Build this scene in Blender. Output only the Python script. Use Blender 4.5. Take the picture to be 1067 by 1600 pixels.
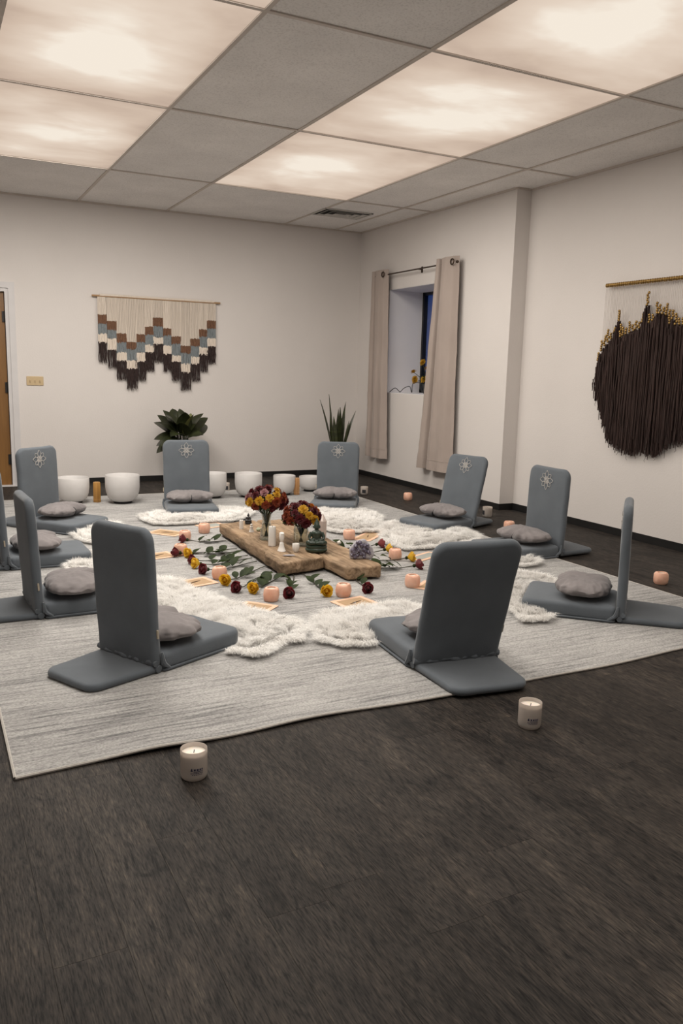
import bpy, bmesh, math, random
import numpy as np
from mathutils import Vector, Matrix, noise

for o in list(bpy.data.objects):
    bpy.data.objects.remove(o)
S = bpy.context.scene
COL = S.collection
R = math.radians
random.seed(7)

# ---------------------------------------------------------------- camera
CAM = Vector((-4.6357, -8.6698, 1.22))
YAW, PITCH, ROLL, FPX = 0.4758, -0.172, 0.0247, 1268.76
fw = Vector((math.sin(YAW)*math.cos(PITCH), math.cos(YAW)*math.cos(PITCH), math.sin(PITCH)))
rt = Vector((math.cos(YAW), -math.sin(YAW), 0))
up = rt.cross(fw)
rr = math.cos(ROLL)*rt + math.sin(ROLL)*up
uu = -math.sin(ROLL)*rt + math.cos(ROLL)*up
cd = bpy.data.cameras.new('camera')
cam = bpy.data.objects.new('camera', cd)
COL.objects.link(cam)
cam.matrix_world = Matrix(((rr.x, uu.x, -fw.x, CAM.x), (rr.y, uu.y, -fw.y, CAM.y), (rr.z, uu.z, -fw.z, CAM.z), (0, 0, 0, 1)))
cd.sensor_fit = 'HORIZONTAL'
cd.sensor_width = 36
cd.lens = FPX/1067*36
cd.clip_start = .05
S.camera = cam
# ---------------------------------------------------------------- world, exposure, lamp levels
w = bpy.data.worlds.new('dusk')
S.world = w
w.use_nodes = True
w.node_tree.nodes['Background'].inputs[0].default_value = (.012, .075, .33, 1)
w.node_tree.nodes['Background'].inputs[1].default_value = .34
S.view_settings.view_transform = 'Standard'
S.view_settings.look = 'None'
S.view_settings.gamma = 1
S.view_settings.use_curve_mapping = False
S.view_settings.exposure = 0.0
LAMP_W = 17.0          # watts in a right-hand ceiling panel, the left row burns brighter
PANEL_E = .71          # glow of the panel diffuser
LAMP_COL = (1.0, .945, .865)

H = 2.803
XL, XR, XR2, YB, YF, YS = -6.5, 0.0, .158, 0.0, -10.6, -2.813
GX = [-6.5, -5.23, -4.215, -3.167, -2.2855, -.9675, -.3368, .158]
GY = [0.0, -1.502, -3.346, -4.960, -6.65, -8.3, -10.6]

# ---------------------------------------------------------------- helpers
def link(name, me, parent=None, loc=None, rot=None):
    o = bpy.data.objects.new(name, me)
    COL.objects.link(o)
    if parent: o.parent = parent
    if loc is not None: o.location = loc
    if rot is not None: o.rotation_euler = rot
    return o

def tag(o, label=None, cat=None, group=None, kind=None):
    if label: o['label'] = label
    if cat: o['category'] = cat
    if group: o['group'] = group
    if kind: o['kind'] = kind
    return o

def thing(name, label, cat, loc, rz=0, group=None):
    return tag(link(name, None, None, loc, (0, 0, rz)), label, cat, group)

def copy_tree(o, parent=None):
    c = o.copy()
    COL.objects.link(c)
    if parent: c.parent = parent
    for ch in list(o.children):
        copy_tree(ch, c)
    return c

class MB:
    def __init__(s): s.v = []; s.f = []
    def add(s, vs, fs, M=None):
        b = len(s.v)
        for p in vs:
            p = Vector(p)
            s.v.append(tuple(M @ p) if M is not None else tuple(p))
        s.f += [tuple(i+b for i in f) for f in fs]
        return s
    def box(s, x0, x1, y0, y1, z0, z1, M=None):
        vs = [(x, y, z) for z in (z0, z1) for y in (y0, y1) for x in (x0, x1)]
        return s.add(vs, [(0, 2, 3, 1), (4, 5, 7, 6), (0, 1, 5, 4), (2, 6, 7, 3), (0, 4, 6, 2), (1, 3, 7, 5)], M)
    def tube(s, pts, rad, n=6, cap=True, M=None):
        pts = [Vector(p) for p in pts]
        k = len(pts)
        rad = rad if isinstance(rad, (list, tuple)) else [rad]*k
        vs, fs = [], []
        ref = None
        for i, p in enumerate(pts):
            d = (pts[min(i+1, k-1)]-pts[max(i-1, 0)])
            d = d.normalized() if d.length > 1e-9 else Vector((0, 0, 1))
            if ref is None:
                ref = d.orthogonal().normalized()
            ref = (ref-d*ref.dot(d))
            ref = ref.normalized() if ref.length > 1e-6 else d.orthogonal().normalized()
            b = d.cross(ref)
            for j in range(n):
                a = 2*math.pi*j/n
                vs.append(p+rad[i]*(math.cos(a)*ref+math.sin(a)*b))
        for i in range(k-1):
            for j in range(n):
                fs.append((i*n+j, i*n+(j+1) % n, (i+1)*n+(j+1) % n, (i+1)*n+j))
        if cap:
            fs.append(tuple(range(n-1, -1, -1)))
            fs.append(tuple(range((k-1)*n, k*n)))
        return s.add(vs, fs, M)
    def lathe(s, prof, n=24, M=None, wob=None):
        vs, fs = [], []
        for (r, z) in prof:
            for j in range(n):
                a = 2*math.pi*j/n
                q = r*(wob(a, z) if wob else 1)
                vs.append((q*math.cos(a), q*math.sin(a), z))
        k = len(prof)
        for i in range(k-1):
            for j in range(n):
                fs.append((i*n+j, i*n+(j+1) % n, (i+1)*n+(j+1) % n, (i+1)*n+j))
        if prof[0][0] > 1e-5: fs.append(tuple(range(n-1, -1, -1)))
        if prof[-1][0] > 1e-5: fs.append(tuple(range((k-1)*n, k*n)))
        return s.add(vs, fs, M)
    def sphere(s, c, r, nu=12, nv=8, M=None):
        r = r if isinstance(r, (tuple, list)) else (r, r, r)
        vs = [(c[0], c[1], c[2]-r[2])]
        for i in range(1, nv):
            t = -math.pi/2+math.pi*i/nv
            for j in range(nu):
                a = 2*math.pi*j/nu
                vs.append((c[0]+r[0]*math.cos(t)*math.cos(a), c[1]+r[1]*math.cos(t)*math.sin(a), c[2]+r[2]*math.sin(t)))
        vs.append((c[0], c[1], c[2]+r[2]))
        fs = [(0, 1+(j+1) % nu, 1+j) for j in range(nu)]
        for i in range(nv-2):
            for j in range(nu):
                fs.append((1+i*nu+j, 1+i*nu+(j+1) % nu, 1+(i+1)*nu+(j+1) % nu, 1+(i+1)*nu+j))
        L = len(vs)-1
        fs += [(L, 1+(nv-2)*nu+j, 1+(nv-2)*nu+(j+1) % nu) for j in range(nu)]
        return s.add(vs, fs, M)
    def mesh(s, name, mat=None, smooth=True, weld=False):
        me = bpy.data.meshes.new(name)
        me.from_pydata(s.v, [], s.f)
        if weld:
            bm = bmesh.new(); bm.from_mesh(me)
            bmesh.ops.remove_doubles(bm, verts=bm.verts, dist=1e-5)
            bm.to_mesh(me); bm.free()
        if smooth and len(me.polygons):
            me.polygons.foreach_set('use_smooth', [True]*len(me.polygons))
            try: me.set_sharp_from_angle(angle=R(50))
            except Exception: pass
        if mat: me.materials.append(mat)
        me.update()
        return me
    def build(s, name, mat, parent=None, smooth=True, loc=None, rot=None):
        return link(name, s.mesh(name, mat, smooth), parent, loc, rot)

def round_poly(corners, seg=6):
    out = []
    n = len(corners)
    for i, (x, y, r) in enumerate(corners):
        p = Vector((x, y)); a = Vector(corners[i-1][:2]); b = Vector(corners[(i+1) % n][:2])
        da = (a-p).normalized(); db = (b-p).normalized()
        half = math.acos(max(-1, min(1, da.dot(db))))/2
        t = r/math.tan(half)
        c = p+(da+db).normalized()*(r/math.sin(half))
        p0 = p+da*t-c; p1 = p+db*t-c
        a0 = math.atan2(p0.y, p0.x); a1 = math.atan2(p1.y, p1.x)
        d = (a1-a0+math.pi) % (2*math.pi)-math.pi
        for k in range(seg+1):
            q = a0+d*k/seg
            out.append((c.x+r*math.cos(q), c.y+r*math.sin(q)))
    return out

def densify(pts, step):
    out = []
    for i, p in enumerate(pts):
        q = pts[(i+1) % len(pts)]
        L = math.dist(p, q)
        k = max(1, int(L/step))
        for j in range(k):
            out.append((p[0]+(q[0]-p[0])*j/k, p[1]+(q[1]-p[1])*j/k))
    return out

def pad(mb, outline, z0, z1, r, pillow=0.0, seg=4, wob=0.0, seed=0, M=None):
    """soft slab: rounded rim, gently domed faces; outline counter-clockwise"""
    n = len(outline)
    P = [Vector(p) for p in outline]
    c = sum(P, Vector((0, 0)))/n
    nrm = []
    for i in range(n):
        e = (P[(i+1) % n]-P[i-1]).normalized()
        nrm.append(Vector((e.y, -e.x)))
    rings = []
    for k in range(seg+1):
        a = -math.pi/2+math.pi/2*k/seg
        rings.append((r*(1-math.cos(a)), z0+r+r*math.sin(a)))
    for k in range(seg+1):
        a = math.pi/2*k/seg
        rings.append((r*(1-math.cos(a)), z1-r+r*math.sin(a)))
    vs, fs = [], []
    def nz(x, y, z):
        return wob*noise.noise(Vector((x*9+seed, y*9, z*9))) if wob else 0
    for (ins, z) in rings:
        for i in range(n):
            q = P[i]-nrm[i]*ins
            vs.append((q.x+nz(q.x, q.y, z+3), q.y+nz(q.x, q.y, z+7), z+nz(q.x, q.y, z)))
    m = len(rings)
    for i in range(m-1):
        for j in range(n):
            fs.append((i*n+j, i*n+(j+1) % n, (i+1)*n+(j+1) % n, (i+1)*n+j))
    def cap(base, z, sgn):
        prev = base
        for f in (.86, .62, .34):
            st = len(vs)
            for i in range(n):
                b0 = Vector(vs[base+i][:2])
                q = c+(b0-c)*f
                vs.append((q.x, q.y, z+sgn*pillow*(1-f*f)+nz(q.x, q.y, z)))
            for j in range(n):
                a, b, d, e = prev+j, prev+(j+1) % n, st+(j+1) % n, st+j
                fs.append((a, b, d, e) if sgn > 0 else (e, d, b, a))
            prev = st
        vs.append((c.x, c.y, z+sgn*pillow+nz(c.x, c.y, z)))
        t = len(vs)-1
        for j in range(n):
            fs.append((prev+j, prev+(j+1) % n, t) if sgn > 0 else (t, prev+(j+1) % n, prev+j))
    cap((m-1)*n, z1, 1)
    cap(0, z0, -1)
    mb.add(vs, fs, M)
    return mb

# ---------------------------------------------------------------- materials
def srgb(r, g, b):
    f = lambda c: (c/255/12.92 if c/255 <= .04045 else ((c/255+.055)/1.055)**2.4)
    return (f(r), f(g), f(b))

class NT:
    def __init__(s, name):
        s.m = bpy.data.materials.new(name); s.m.use_nodes = True
        s.t = s.m.node_tree; s.n = s.t.nodes; s.l = s.t.links
        s.b = s.n['Principled BSDF']; s.out = s.n['Material Output']
    def node(s, typ, **kw):
        nd = s.n.new(typ)
        for k, v in kw.items():
            if k.startswith('i_'):
                key = k[2:].replace('_', ' ')
                nd.inputs[int(key) if key.isdigit() else key].default_value = v
            else: setattr(nd, k, v)
        return nd
    def link(s, a, b): s.l.new(a, b)
    def ramp(s, fac, stops):
        r = s.node('ShaderNodeValToRGB')
        e = r.color_ramp.elements
        while len(e) > 1: e.remove(e[0])
        e[0].position = stops[0][0]; e[0].color = (*stops[0][1], 1)
        for p, c in stops[1:]:
            q = e.new(p); q.color = (*c, 1)
        s.link(fac, r.inputs[0])
        return r.outputs[0]
    def bump(s, h, strength, dist=.01):
        b = s.node('ShaderNodeBump'); b.inputs['Strength'].default_value = strength; b.inputs['Distance'].default_value = dist
        s.link(h, b.inputs['Height']); s.link(b.outputs[0], s.b.inputs['Normal'])

def simple(name, c1, c2=None, scale=20, rough=.7, bump=0, bscale=None, sheen=0, metal=0, stretch=None, spec=.5, coord='Object', detail=4, sss=0, trans=0):
    t = NT(name)
    t.b.inputs['Roughness'].default_value = rough
    t.b.inputs['Metallic'].default_value = metal
    t.b.inputs['Specular IOR Level'].default_value = spec
    if sheen:
        t.b.inputs['Sheen Weight'].default_value = sheen
        t.b.inputs['Sheen Roughness'].default_value = .4
    if sss:
        t.b.inputs['Subsurface Weight'].default_value = sss
        t.b.inputs['Subsurface Radius'].default_value = (.02, .01, .006)
    if trans: t.b.inputs['Transmission Weight'].default_value = trans
    tc = t.node('ShaderNodeTexCoord')
    mp = t.node('ShaderNodeMapping')
    if stretch: mp.inputs['Scale'].default_value = stretch
    t.link(tc.outputs[coord], mp.inputs[0])
    nz = t.node('ShaderNodeTexNoise', i_Scale=scale, i_Detail=detail)
    t.link(mp.outputs[0], nz.inputs['Vector'])
    c2 = c2 or tuple(x*.85 for x in c1)
    t.link(t.ramp(nz.outputs[0], [(.3, c2), (.7, c1)]), t.b.inputs['Base Color'])
    if bump:
        n2 = t.node('ShaderNodeTexNoise', i_Scale=bscale or scale*4, i_Detail=3)
        t.link(mp.outputs[0], n2.inputs['Vector'])
        t.bump(n2.outputs[0], bump)
    return t.m

def translucent(m, f):
    t = m.node_tree; b = t.nodes['Principled BSDF']; out = t.nodes['Material Output']
    tr = t.nodes.new('ShaderNodeBsdfTranslucent'); mx = t.nodes.new('ShaderNodeMixShader'); mx.inputs[0].default_value = f
    if b.inputs['Base Color'].links: t.links.new(b.inputs['Base Color'].links[0].from_socket, tr.inputs[0])
    t.links.new(b.outputs[0], mx.inputs[1]); t.links.new(tr.outputs[0], mx.inputs[2]); t.links.new(mx.outputs[0], out.inputs[0])
    return m

M = {}
M['wall'] = simple('wall_paint', (.70, .660, .635), (.665, .625, .60), scale=1.3, rough=.85, bump=.10, bscale=70, spec=.2, detail=6)
M['reveal'] = simple('reveal_paint', (.82, .80, .81), (.78, .76, .77), scale=2, rough=.85, bump=.06, bscale=70, spec=.2)
M['trim'] = simple('white_trim_paint', (.62, .60, .60), (.58, .56, .56), scale=6, rough=.5)
M['base'] = simple('black_vinyl_baseboard', (.012, .011, .011), (.008, .008, .008), scale=8, rough=.45)
M['tile'] = simple('mineral_ceiling_tile', (.60, .555, .515), (.54, .50, .465), scale=3, rough=.95, bump=.25, bscale=260, spec=.1)
def tile_mat():
    t = NT('speckled_ceiling_tile')
    t.b.inputs['Roughness'].default_value = .95; t.b.inputs['Specular IOR Level'].default_value = .1
    tc = t.node('ShaderNodeTexCoord')
    a = t.node('ShaderNodeTexNoise', i_Scale=95.0, i_Detail=2.0); t.link(tc.outputs['Object'], a.inputs['Vector'])
    b = t.node('ShaderNodeTexNoise', i_Scale=2.2, i_Detail=4.0); t.link(tc.outputs['Object'], b.inputs['Vector'])
    c1 = t.ramp(a.outputs[0], [(.33, (.76, .735, .715)), (.46, (.88, .855, .835)), (.7, (.91, .885, .865))])
    c2 = t.ramp(b.outputs[0], [(.3, (.88, .88, .88)), (.7, (1, 1, 1))])
    mx = t.node('ShaderNodeMix', data_type='RGBA', blend_type='MULTIPLY'); mx.inputs[0].default_value = 1
    t.link(c1, mx.inputs[6]); t.link(c2, mx.inputs[7]); t.link(mx.outputs[2], t.b.inputs['Base Color'])
    t.bump(a.outputs[0], .15, .003)
    return t.m
M['tile'] = tile_mat()
M['tbar'] = simple('ceiling_grid_bar', (.60, .54, .49), (.55, .49, .44), scale=10, rough=.6)

def panel_mat():
    t = NT('cloudy_light_diffuser')
    tc = t.node('ShaderNodeTexCoord'); oi = t.node('ShaderNodeObjectInfo')
    ad = t.node('ShaderNodeVectorMath', operation='ADD')
    sc = t.node('ShaderNodeVectorMath', operation='SCALE'); sc.inputs['Scale'].default_value = 37.0
    cx = t.node('ShaderNodeCombineXYZ')
    for i in range(3): t.link(oi.outputs['Random'], cx.inputs[i])
    t.link(cx.outputs[0], sc.inputs[0]); t.link(tc.outputs['Object'], ad.inputs[0]); t.link(sc.outputs[0], ad.inputs[1])
    mp = t.node('ShaderNodeMapping'); mp.inputs['Scale'].default_value = (.8, 1.2, 1); t.link(ad.outputs[0], mp.inputs[0])
    nz = t.node('ShaderNodeTexNoise', i_Scale=1.7, i_Detail=4.0, i_Roughness=.5, i_Distortion=.25); t.link(mp.outputs[0], nz.inputs['Vector'])
    # two tubes behind the film: brighter towards the middle of the panel
    gc = t.node('ShaderNodeSeparateXYZ'); t.link(tc.outputs['Generated'], gc.inputs[0])
    def hump(o, p):
        a = t.node('ShaderNodeMath', operation='SUBTRACT'); t.link(o, a.inputs[0]); a.inputs[1].default_value = .5
        b = t.node('ShaderNodeMath', operation='ABSOLUTE'); t.link(a.outputs[0], b.inputs[0])
        c = t.node('ShaderNodeMath', operation='MULTIPLY'); t.link(b.outputs[0], c.inputs[0]); c.inputs[1].default_value = 2
        d = t.node('ShaderNodeMath', operation='POWER'); t.link(c.outputs[0], d.inputs[0]); d.inputs[1].default_value = p
        e = t.node('ShaderNodeMath', operation='SUBTRACT'); e.inputs[0].default_value = 1; t.link(d.outputs[0], e.inputs[1])
        return e.outputs[0]
    hm = t.node('ShaderNodeMath', operation='MULTIPLY'); t.link(hump(gc.outputs[0], 2.0), hm.inputs[0]); t.link(hump(gc.outputs[1], 2.0), hm.inputs[1])
    m1 = t.node('ShaderNodeMath', operation='MULTIPLY_ADD'); t.link(hm.outputs[0], m1.inputs[0]); m1.inputs[1].default_value = .50
    t.link(nz.outputs[0], m1.inputs[2])
    col = t.ramp(m1.outputs[0], [(.32, (.68, .51, .405)), (.58, (.90, .71, .565)), (.86, (1.10, .92, .76)), (1.08, (1.28, 1.15, .99))])
    em = t.node('ShaderNodeEmission'); em.inputs['Strength'].default_value = PANEL_E
    t.link(col, em.inputs[0]); t.link(em.outputs[0], t.out.inputs[0])
    return t.m
M['panel'] = panel_mat()

def plank_mat():
    t = NT('dark_vinyl_plank')
    t.b.inputs['Specular IOR Level'].default_value = .09
    tc = t.node('ShaderNodeTexCoord'); oi = t.node('ShaderNodeObjectInfo')
    cx = t.node('ShaderNodeCombineXYZ')
    for i in range(3): t.link(oi.outputs['Random'], cx.inputs[i])
    sc = t.node('ShaderNodeVectorMath', operation='SCALE'); sc.inputs['Scale'].default_value = 53.0
    ad = t.node('ShaderNodeVectorMath', operation='ADD')
    t.link(cx.outputs[0], sc.inputs[0]); t.link(tc.outputs['Object'], ad.inputs[0]); t.link(sc.outputs[0], ad.inputs[1])
    def nz(scale, st, det, dist=0, rough=.5):
        mp = t.node('ShaderNodeMapping'); mp.inputs['Scale'].default_value = st; t.link(ad.outputs[0], mp.inputs[0])
        n = t.node('ShaderNodeTexNoise', i_Scale=scale, i_Detail=det, i_Distortion=dist, i_Roughness=rough); t.link(mp.outputs[0], n.inputs['Vector'])
        return n.outputs[0]
    grain = nz(7, (7, .9, 1), 7, 1.4, .62)
    cloud = nz(2.6, (2.6, 1.1, 1), 5, 1.0, .6)
    fine = nz(70, (4.5, .45, 1), 3)
    c1 = t.ramp(cloud, [(.28, (.019, .0172, .016)), (.42, (.033, .0288, .026)), (.56, (.042, .0365, .0325)), (.70, (.056, .048, .041)), (.82, (.078, .067, .055))])
    c2 = t.ramp(grain, [(.28, (.45, .46, .48)), (.42, (.85, .85, .86)), (.58, (1.02, 1.0, .99)), (.75, (1.45, 1.38, 1.30))])
    mx = t.node('ShaderNodeMix', data_type='RGBA', blend_type='MULTIPLY'); mx.inputs[0].default_value = 1
    t.link(c1, mx.inputs[6]); t.link(c2, mx.inputs[7])
    c3 = t.ramp(fine, [(.34, (.42, .42, .43)), (.46, (.90, .90, .90)), (.56, (1.10, 1.09, 1.08)), (.72, (1.75, 1.68, 1.58))])
    m2 = t.node('ShaderNodeMix', data_type='RGBA', blend_type='MULTIPLY'); m2.inputs[0].default_value = 1
    t.link(mx.outputs[2], m2.inputs[6]); t.link(c3, m2.inputs[7])
    knot = nz(3.4, (3.4, 1.3, 1), 6, 2.6, .6)
    c4 = t.ramp(knot, [(.30, (.42, .43, .45)), (.42, (.92, .93, .94)), (.62, (1.04, 1.02, 1.0)), (.78, (1.42, 1.35, 1.27))])
    m4 = t.node('ShaderNodeMix', data_type='RGBA', blend_type='MULTIPLY'); m4.inputs[0].default_value = 1
    t.link(m2.outputs[2], m4.inputs[6]); t.link(c4, m4.inputs[7]); m2 = m4
    vr = t.node('ShaderNodeMapRange'); t.link(oi.outputs['Random'], vr.inputs[0]); vr.inputs[3].default_value = .82; vr.inputs[4].default_value = 1.12
    m3 = t.node('ShaderNodeVectorMath', operation='SCALE'); t.link(m2.outputs[2], m3.inputs[0]); t.link(vr.outputs[0], m3.inputs['Scale'])
    t.link(m3.outputs[0], t.b.inputs['Base Color'])
    rg = t.node('ShaderNodeMapRange'); t.link(grain, rg.inputs[0]); rg.inputs[3].default_value = .66; rg.inputs[4].default_value = .48
    t.link(rg.outputs[0], t.b.inputs['Roughness'])
    t.bump(fine, .22, .002)
    return t.m
M['plank'] = plank_mat()
M['subfloor'] = simple('dark_floor_joint', (.016, .014, .013), (.011, .01, .009), scale=5, rough=.7)

def rug_mat():
    t = NT('streaked_grey_rug')
    t.b.inputs['Roughness'].default_value = .95; t.b.inputs['Specular IOR Level'].default_value = .1
    tc = t.node('ShaderNodeTexCoord')
    def nz(scale, st, det, dist=0):
        mp = t.node('ShaderNodeMapping'); mp.inputs['Scale'].default_value = st; t.link(tc.outputs['Object'], mp.inputs[0])
        n = t.node('ShaderNodeTexNoise', i_Scale=scale, i_Detail=det, i_Distortion=dist, i_Roughness=.6); t.link(mp.outputs[0], n.inputs['Vector'])
        return n.outputs[0]
    streak = nz(4, (.8, 15, 1), 9, .3)
    patch = nz(1.1, (.8, 1.6, 1), 4)
    fine = nz(160, (.7, 1.3, 1), 2)
    a = t.node('ShaderNodeMath', operation='MULTIPLY_ADD'); t.link(patch, a.inputs[0]); a.inputs[1].default_value = .55; t.link(streak, a.inputs[2])
    c = t.ramp(a.outputs[0], [(.52, (.15, .147, .148)), (.64, (.25, .245, .242)), (.74, (.35, .342, .334)), (.92, (.43, .42, .408))])
    c2 = t.ramp(fine, [(.3, (.62, .62, .62)), (.6, (1.08, 1.08, 1.08))])
    mx = t.node('ShaderNodeMix', data_type='RGBA', blend_type='MULTIPLY'); mx.inputs[0].default_value = 1
    t.link(c, mx.inputs[6]); t.link(c2, mx.inputs[7]); t.link(mx.outputs[2], t.b.inputs['Base Color'])
    t.bump(fine, .5, .004)
    return t.m
M['rug'] = rug_mat()
M['rug_edge'] = simple('pale_rug_binding', (.53, .50, .46), (.42, .39, .36), scale=90, rough=.9, bump=.3)

M['fabric'] = simple('slate_grey_chair_fabric', (.122, .138, .157), (.103, .117, .133), scale=7, rough=.85, bump=.22, bscale=420, sheen=.25, spec=.2, detail=5)
M['emb'] = simple('cream_embroidery_thread', (.52, .50, .48), (.44, .42, .40), scale=200, rough=.7)
M['tag'] = simple('beige_care_tag', (.42, .36, .28), scale=90, rough=.8)
M['cushion'] = simple('taupe_cushion_cotton', (.225, .205, .205), (.170, .155, .156), scale=5, rough=.88, bump=.25, bscale=26, sheen=.2, spec=.15)
M['strap'] = simple('black_strap_webbing', (.02, .02, .022), scale=60, rough=.8)
M['fur'] = simple('white_sheepskin_wool', (.92, .91, .89), (.86, .84, .81), scale=9, rough=.9, spec=.1)
def fur_mat():
    t = NT('white_sheepskin_wool')
    tc = t.node('ShaderNodeTexCoord'); nz_ = t.node('ShaderNodeTexNoise', i_Scale=6.0, i_Detail=4.0); t.link(tc.outputs['Object'], nz_.inputs['Vector'])
    c = t.ramp(nz_.outputs[0], [(.3, (.88, .86, .835)), (.65, (.95, .94, .925))])
    d = t.node('ShaderNodeBsdfDiffuse'); tr = t.node('ShaderNodeBsdfTranslucent'); mx = t.node('ShaderNodeMixShader'); mx.inputs[0].default_value = .38
    t.link(c, d.inputs[0]); t.link(c, tr.inputs[0]); t.link(d.outputs[0], mx.inputs[1]); t.link(tr.outputs[0], mx.inputs[2]); t.link(mx.outputs[0], t.out.inputs[0])
    return t.m
M['fur'] = fur_mat()
def slab_mat():
    t = NT('weathered_live_edge_timber')
    t.b.inputs['Roughness'].default_value = .75; t.b.inputs['Specular IOR Level'].default_value = .25
    tc = t.node('ShaderNodeTexCoord')
    def nz(scale, st, det, dist=0):
        mp = t.node('ShaderNodeMapping'); mp.inputs['Scale'].default_value = st; t.link(tc.outputs['Object'], mp.inputs[0])
        n = t.node('ShaderNodeTexNoise', i_Scale=scale, i_Detail=det, i_Distortion=dist, i_Roughness=.6); t.link(mp.outputs[0], n.inputs['Vector'])
        return n.outputs[0]
    g = nz(8, (5, .5, 4), 6, .9); p = nz(7, (1, .6, 1.5), 4, .4)
    c = t.ramp(g, [(.3, (.145, .093, .056)), (.5, (.27, .185, .115)), (.7, (.38, .275, .18))])
    c2 = t.ramp(p, [(.32, (.35, .33, .30)), (.48, (1, 1, 1)), (.8, (1.2, 1.15, 1.1))])
    mx = t.node('ShaderNodeMix', data_type='RGBA', blend_type='MULTIPLY'); mx.inputs[0].default_value = 1
    t.link(c, mx.inputs[6]); t.link(c2, mx.inputs[7]); t.link(mx.outputs[2], t.b.inputs['Base Color'])
    t.bump(g, .6, .01)
    return t.m
M['slab'] = slab_mat()
M['salt'] = simple('peach_himalayan_salt', (.80, .50, .37), (.70, .38, .27), scale=22, rough=.5, bump=.35, bscale=40, sss=.25)
M['tealight'] = simple('tealight_wax', (.75, .68, .58), scale=30, rough=.5)
M['jar'] = simple('frosted_candle_glass', (.80, .745, .70), (.76, .70, .65), scale=8, rough=.25, spec=.5)
M['wax'] = simple('cream_candle_wax', (.86, .79, .70), (.83, .75, .66), scale=15, rough=.45, sss=1.0)
M['wax'].node_tree.nodes['Principled BSDF'].inputs['Subsurface Radius'].default_value = (.09, .07, .05)
M['wick'] = simple('charred_wick', (.03, .025, .02), rough=.9)
M['ink'] = simple('navy_label_print', (.055, .06, .12), (.04, .04, .08), scale=60, rough=.6)
M['darklabel'] = simple('dark_candle_label', (.03, .03, .035), scale=40, rough=.5)
M['bowl'] = simple('frosted_crystal_bowl', (.60, .58, .57), (.57, .55, .54), scale=14, rough=.55, bump=.08, bscale=300)
M['rubber'] = simple('black_rubber_ring', (.012, .012, .012), rough=.6)
M['amber'] = simple('amber_wood', (.42, .22, .055), (.30, .145, .035), scale=6, rough=.45, stretch=(6, 6, .6))
M['orangewood'] = simple('pale_orange_wood', (.50, .27, .11), (.40, .20, .08), scale=6, rough=.5, stretch=(6, 6, .6))
M['card'] = simple('peach_card_stock', (.72, .47, .33), (.66, .42, .29), scale=12, rough=.8)
M['card_tan'] = simple('tan_card_print', (.42, .28, .155), (.33, .215, .12), scale=18, rough=.75, stretch=(1, 5, 1))
M['card_grey'] = simple('grey_card_print', (.33, .34, .31), (.26, .27, .25), scale=10, rough=.8)
M['card_ink'] = simple('brown_card_motif', (.10, .055, .03), rough=.8)
M['redrose'] = simple('dark_red_petals', (.20, .022, .028), (.10, .012, .016), scale=30, rough=.6, sheen=.2)
M['pinkrose'] = simple('dusty_red_petals', (.33, .075, .07), (.22, .04, .045), scale=30, rough=.6)
M['yellowrose'] = simple('yellow_petals', (.80, .52, .04), (.68, .40, .025), scale=30, rough=.6)
M['stem'] = simple('brown_green_stem', (.045, .042, .022), (.028, .024, .014), scale=30, rough=.7)
M['leaf'] = simple('rose_leaf', (.036, .055, .013), (.014, .024, .007), scale=25, rough=.6, spec=.25)
M['mum_red'] = simple('burgundy_mum_petals', (.14, .016, .020), (.07, .008, .012), scale=25, rough=.65)
M['mum_rust'] = simple('rust_mum_petals', (.30, .060, .02), (.18, .030, .012), scale=25, rough=.65)
M['mum_orange'] = simple('orange_mum_petals', (.55, .20, .02), (.42, .13, .015), scale=25, rough=.65)
M['mum_yellow'] = simple('yellow_mum_petals', (.68, .40, .03), (.52, .28, .02), scale=25, rough=.65)
M['mum_pink'] = simple('pale_mauve_petals', (.42, .22, .22), (.28, .11, .12), scale=25, rough=.65)
M['plantleaf'] = simple('dark_glossy_leaf', (.035, .042, .015), (.014, .017, .008), scale=12, rough=.32)
M['plantleaf2'] = simple('light_green_leaf', (.15, .15, .05), (.09, .10, .03), scale=14, rough=.4)
M['snake'] = simple('snake_plant_leaf', (.050, .058, .022), (.014, .016, .008), scale=11, rough=.4, stretch=(1, 1, 3))
M['pot'] = simple('charcoal_pot', (.05, .048, .046), rough=.6)
M['soil'] = simple('potting_soil', (.02, .015, .011), rough=.95, bump=.6)
M['statue'] = simple('dark_green_stone', (.030, .050, .034), (.014, .024, .017), scale=18, rough=.3, bump=.1)
M['blackstatue'] = simple('black_stone', (.025, .026, .028), (.014, .014, .016), scale=18, rough=.4)
M['white'] = simple('white_ceramic', (.78, .75, .71), (.74, .71, .67), scale=14, rough=.4)
M['quartz'] = simple('pale_rose_quartz', (.62, .53, .48), (.52, .44, .40), scale=9, rough=.18, sss=.3)
M['clear_quartz'] = simple('cloudy_quartz', (.58, .55, .52), (.45, .43, .41), scale=9, rough=.15, sss=.3)
M['amethyst'] = simple('amethyst_crystal', (.165, .145, .205), (.085, .072, .11), scale=26, rough=.28)
M['geode'] = simple('geode_rind', (.42, .40, .43), (.30, .28, .31), scale=22, rough=.7, bump=.4)
M['greenstone'] = simple('pale_green_stone', (.30, .31, .18), (.22, .23, .12), scale=14, rough=.4)
M['curtain'] = simple('pinkish_beige_curtain', (.41, .342, .305), (.365, .302, .268), scale=4, rough=.9, bump=.12, bscale=350, stretch=(1, 1, .5), sheen=.15)
M['bronze'] = simple('dark_bronze', (.09, .06, .045), (.06, .04, .03), scale=20, rough=.35, metal=.8)
M['brass'] = simple('antique_brass', (.45, .29, .10), (.25, .15, .05), scale=60, rough=.35, metal=.75)
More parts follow.
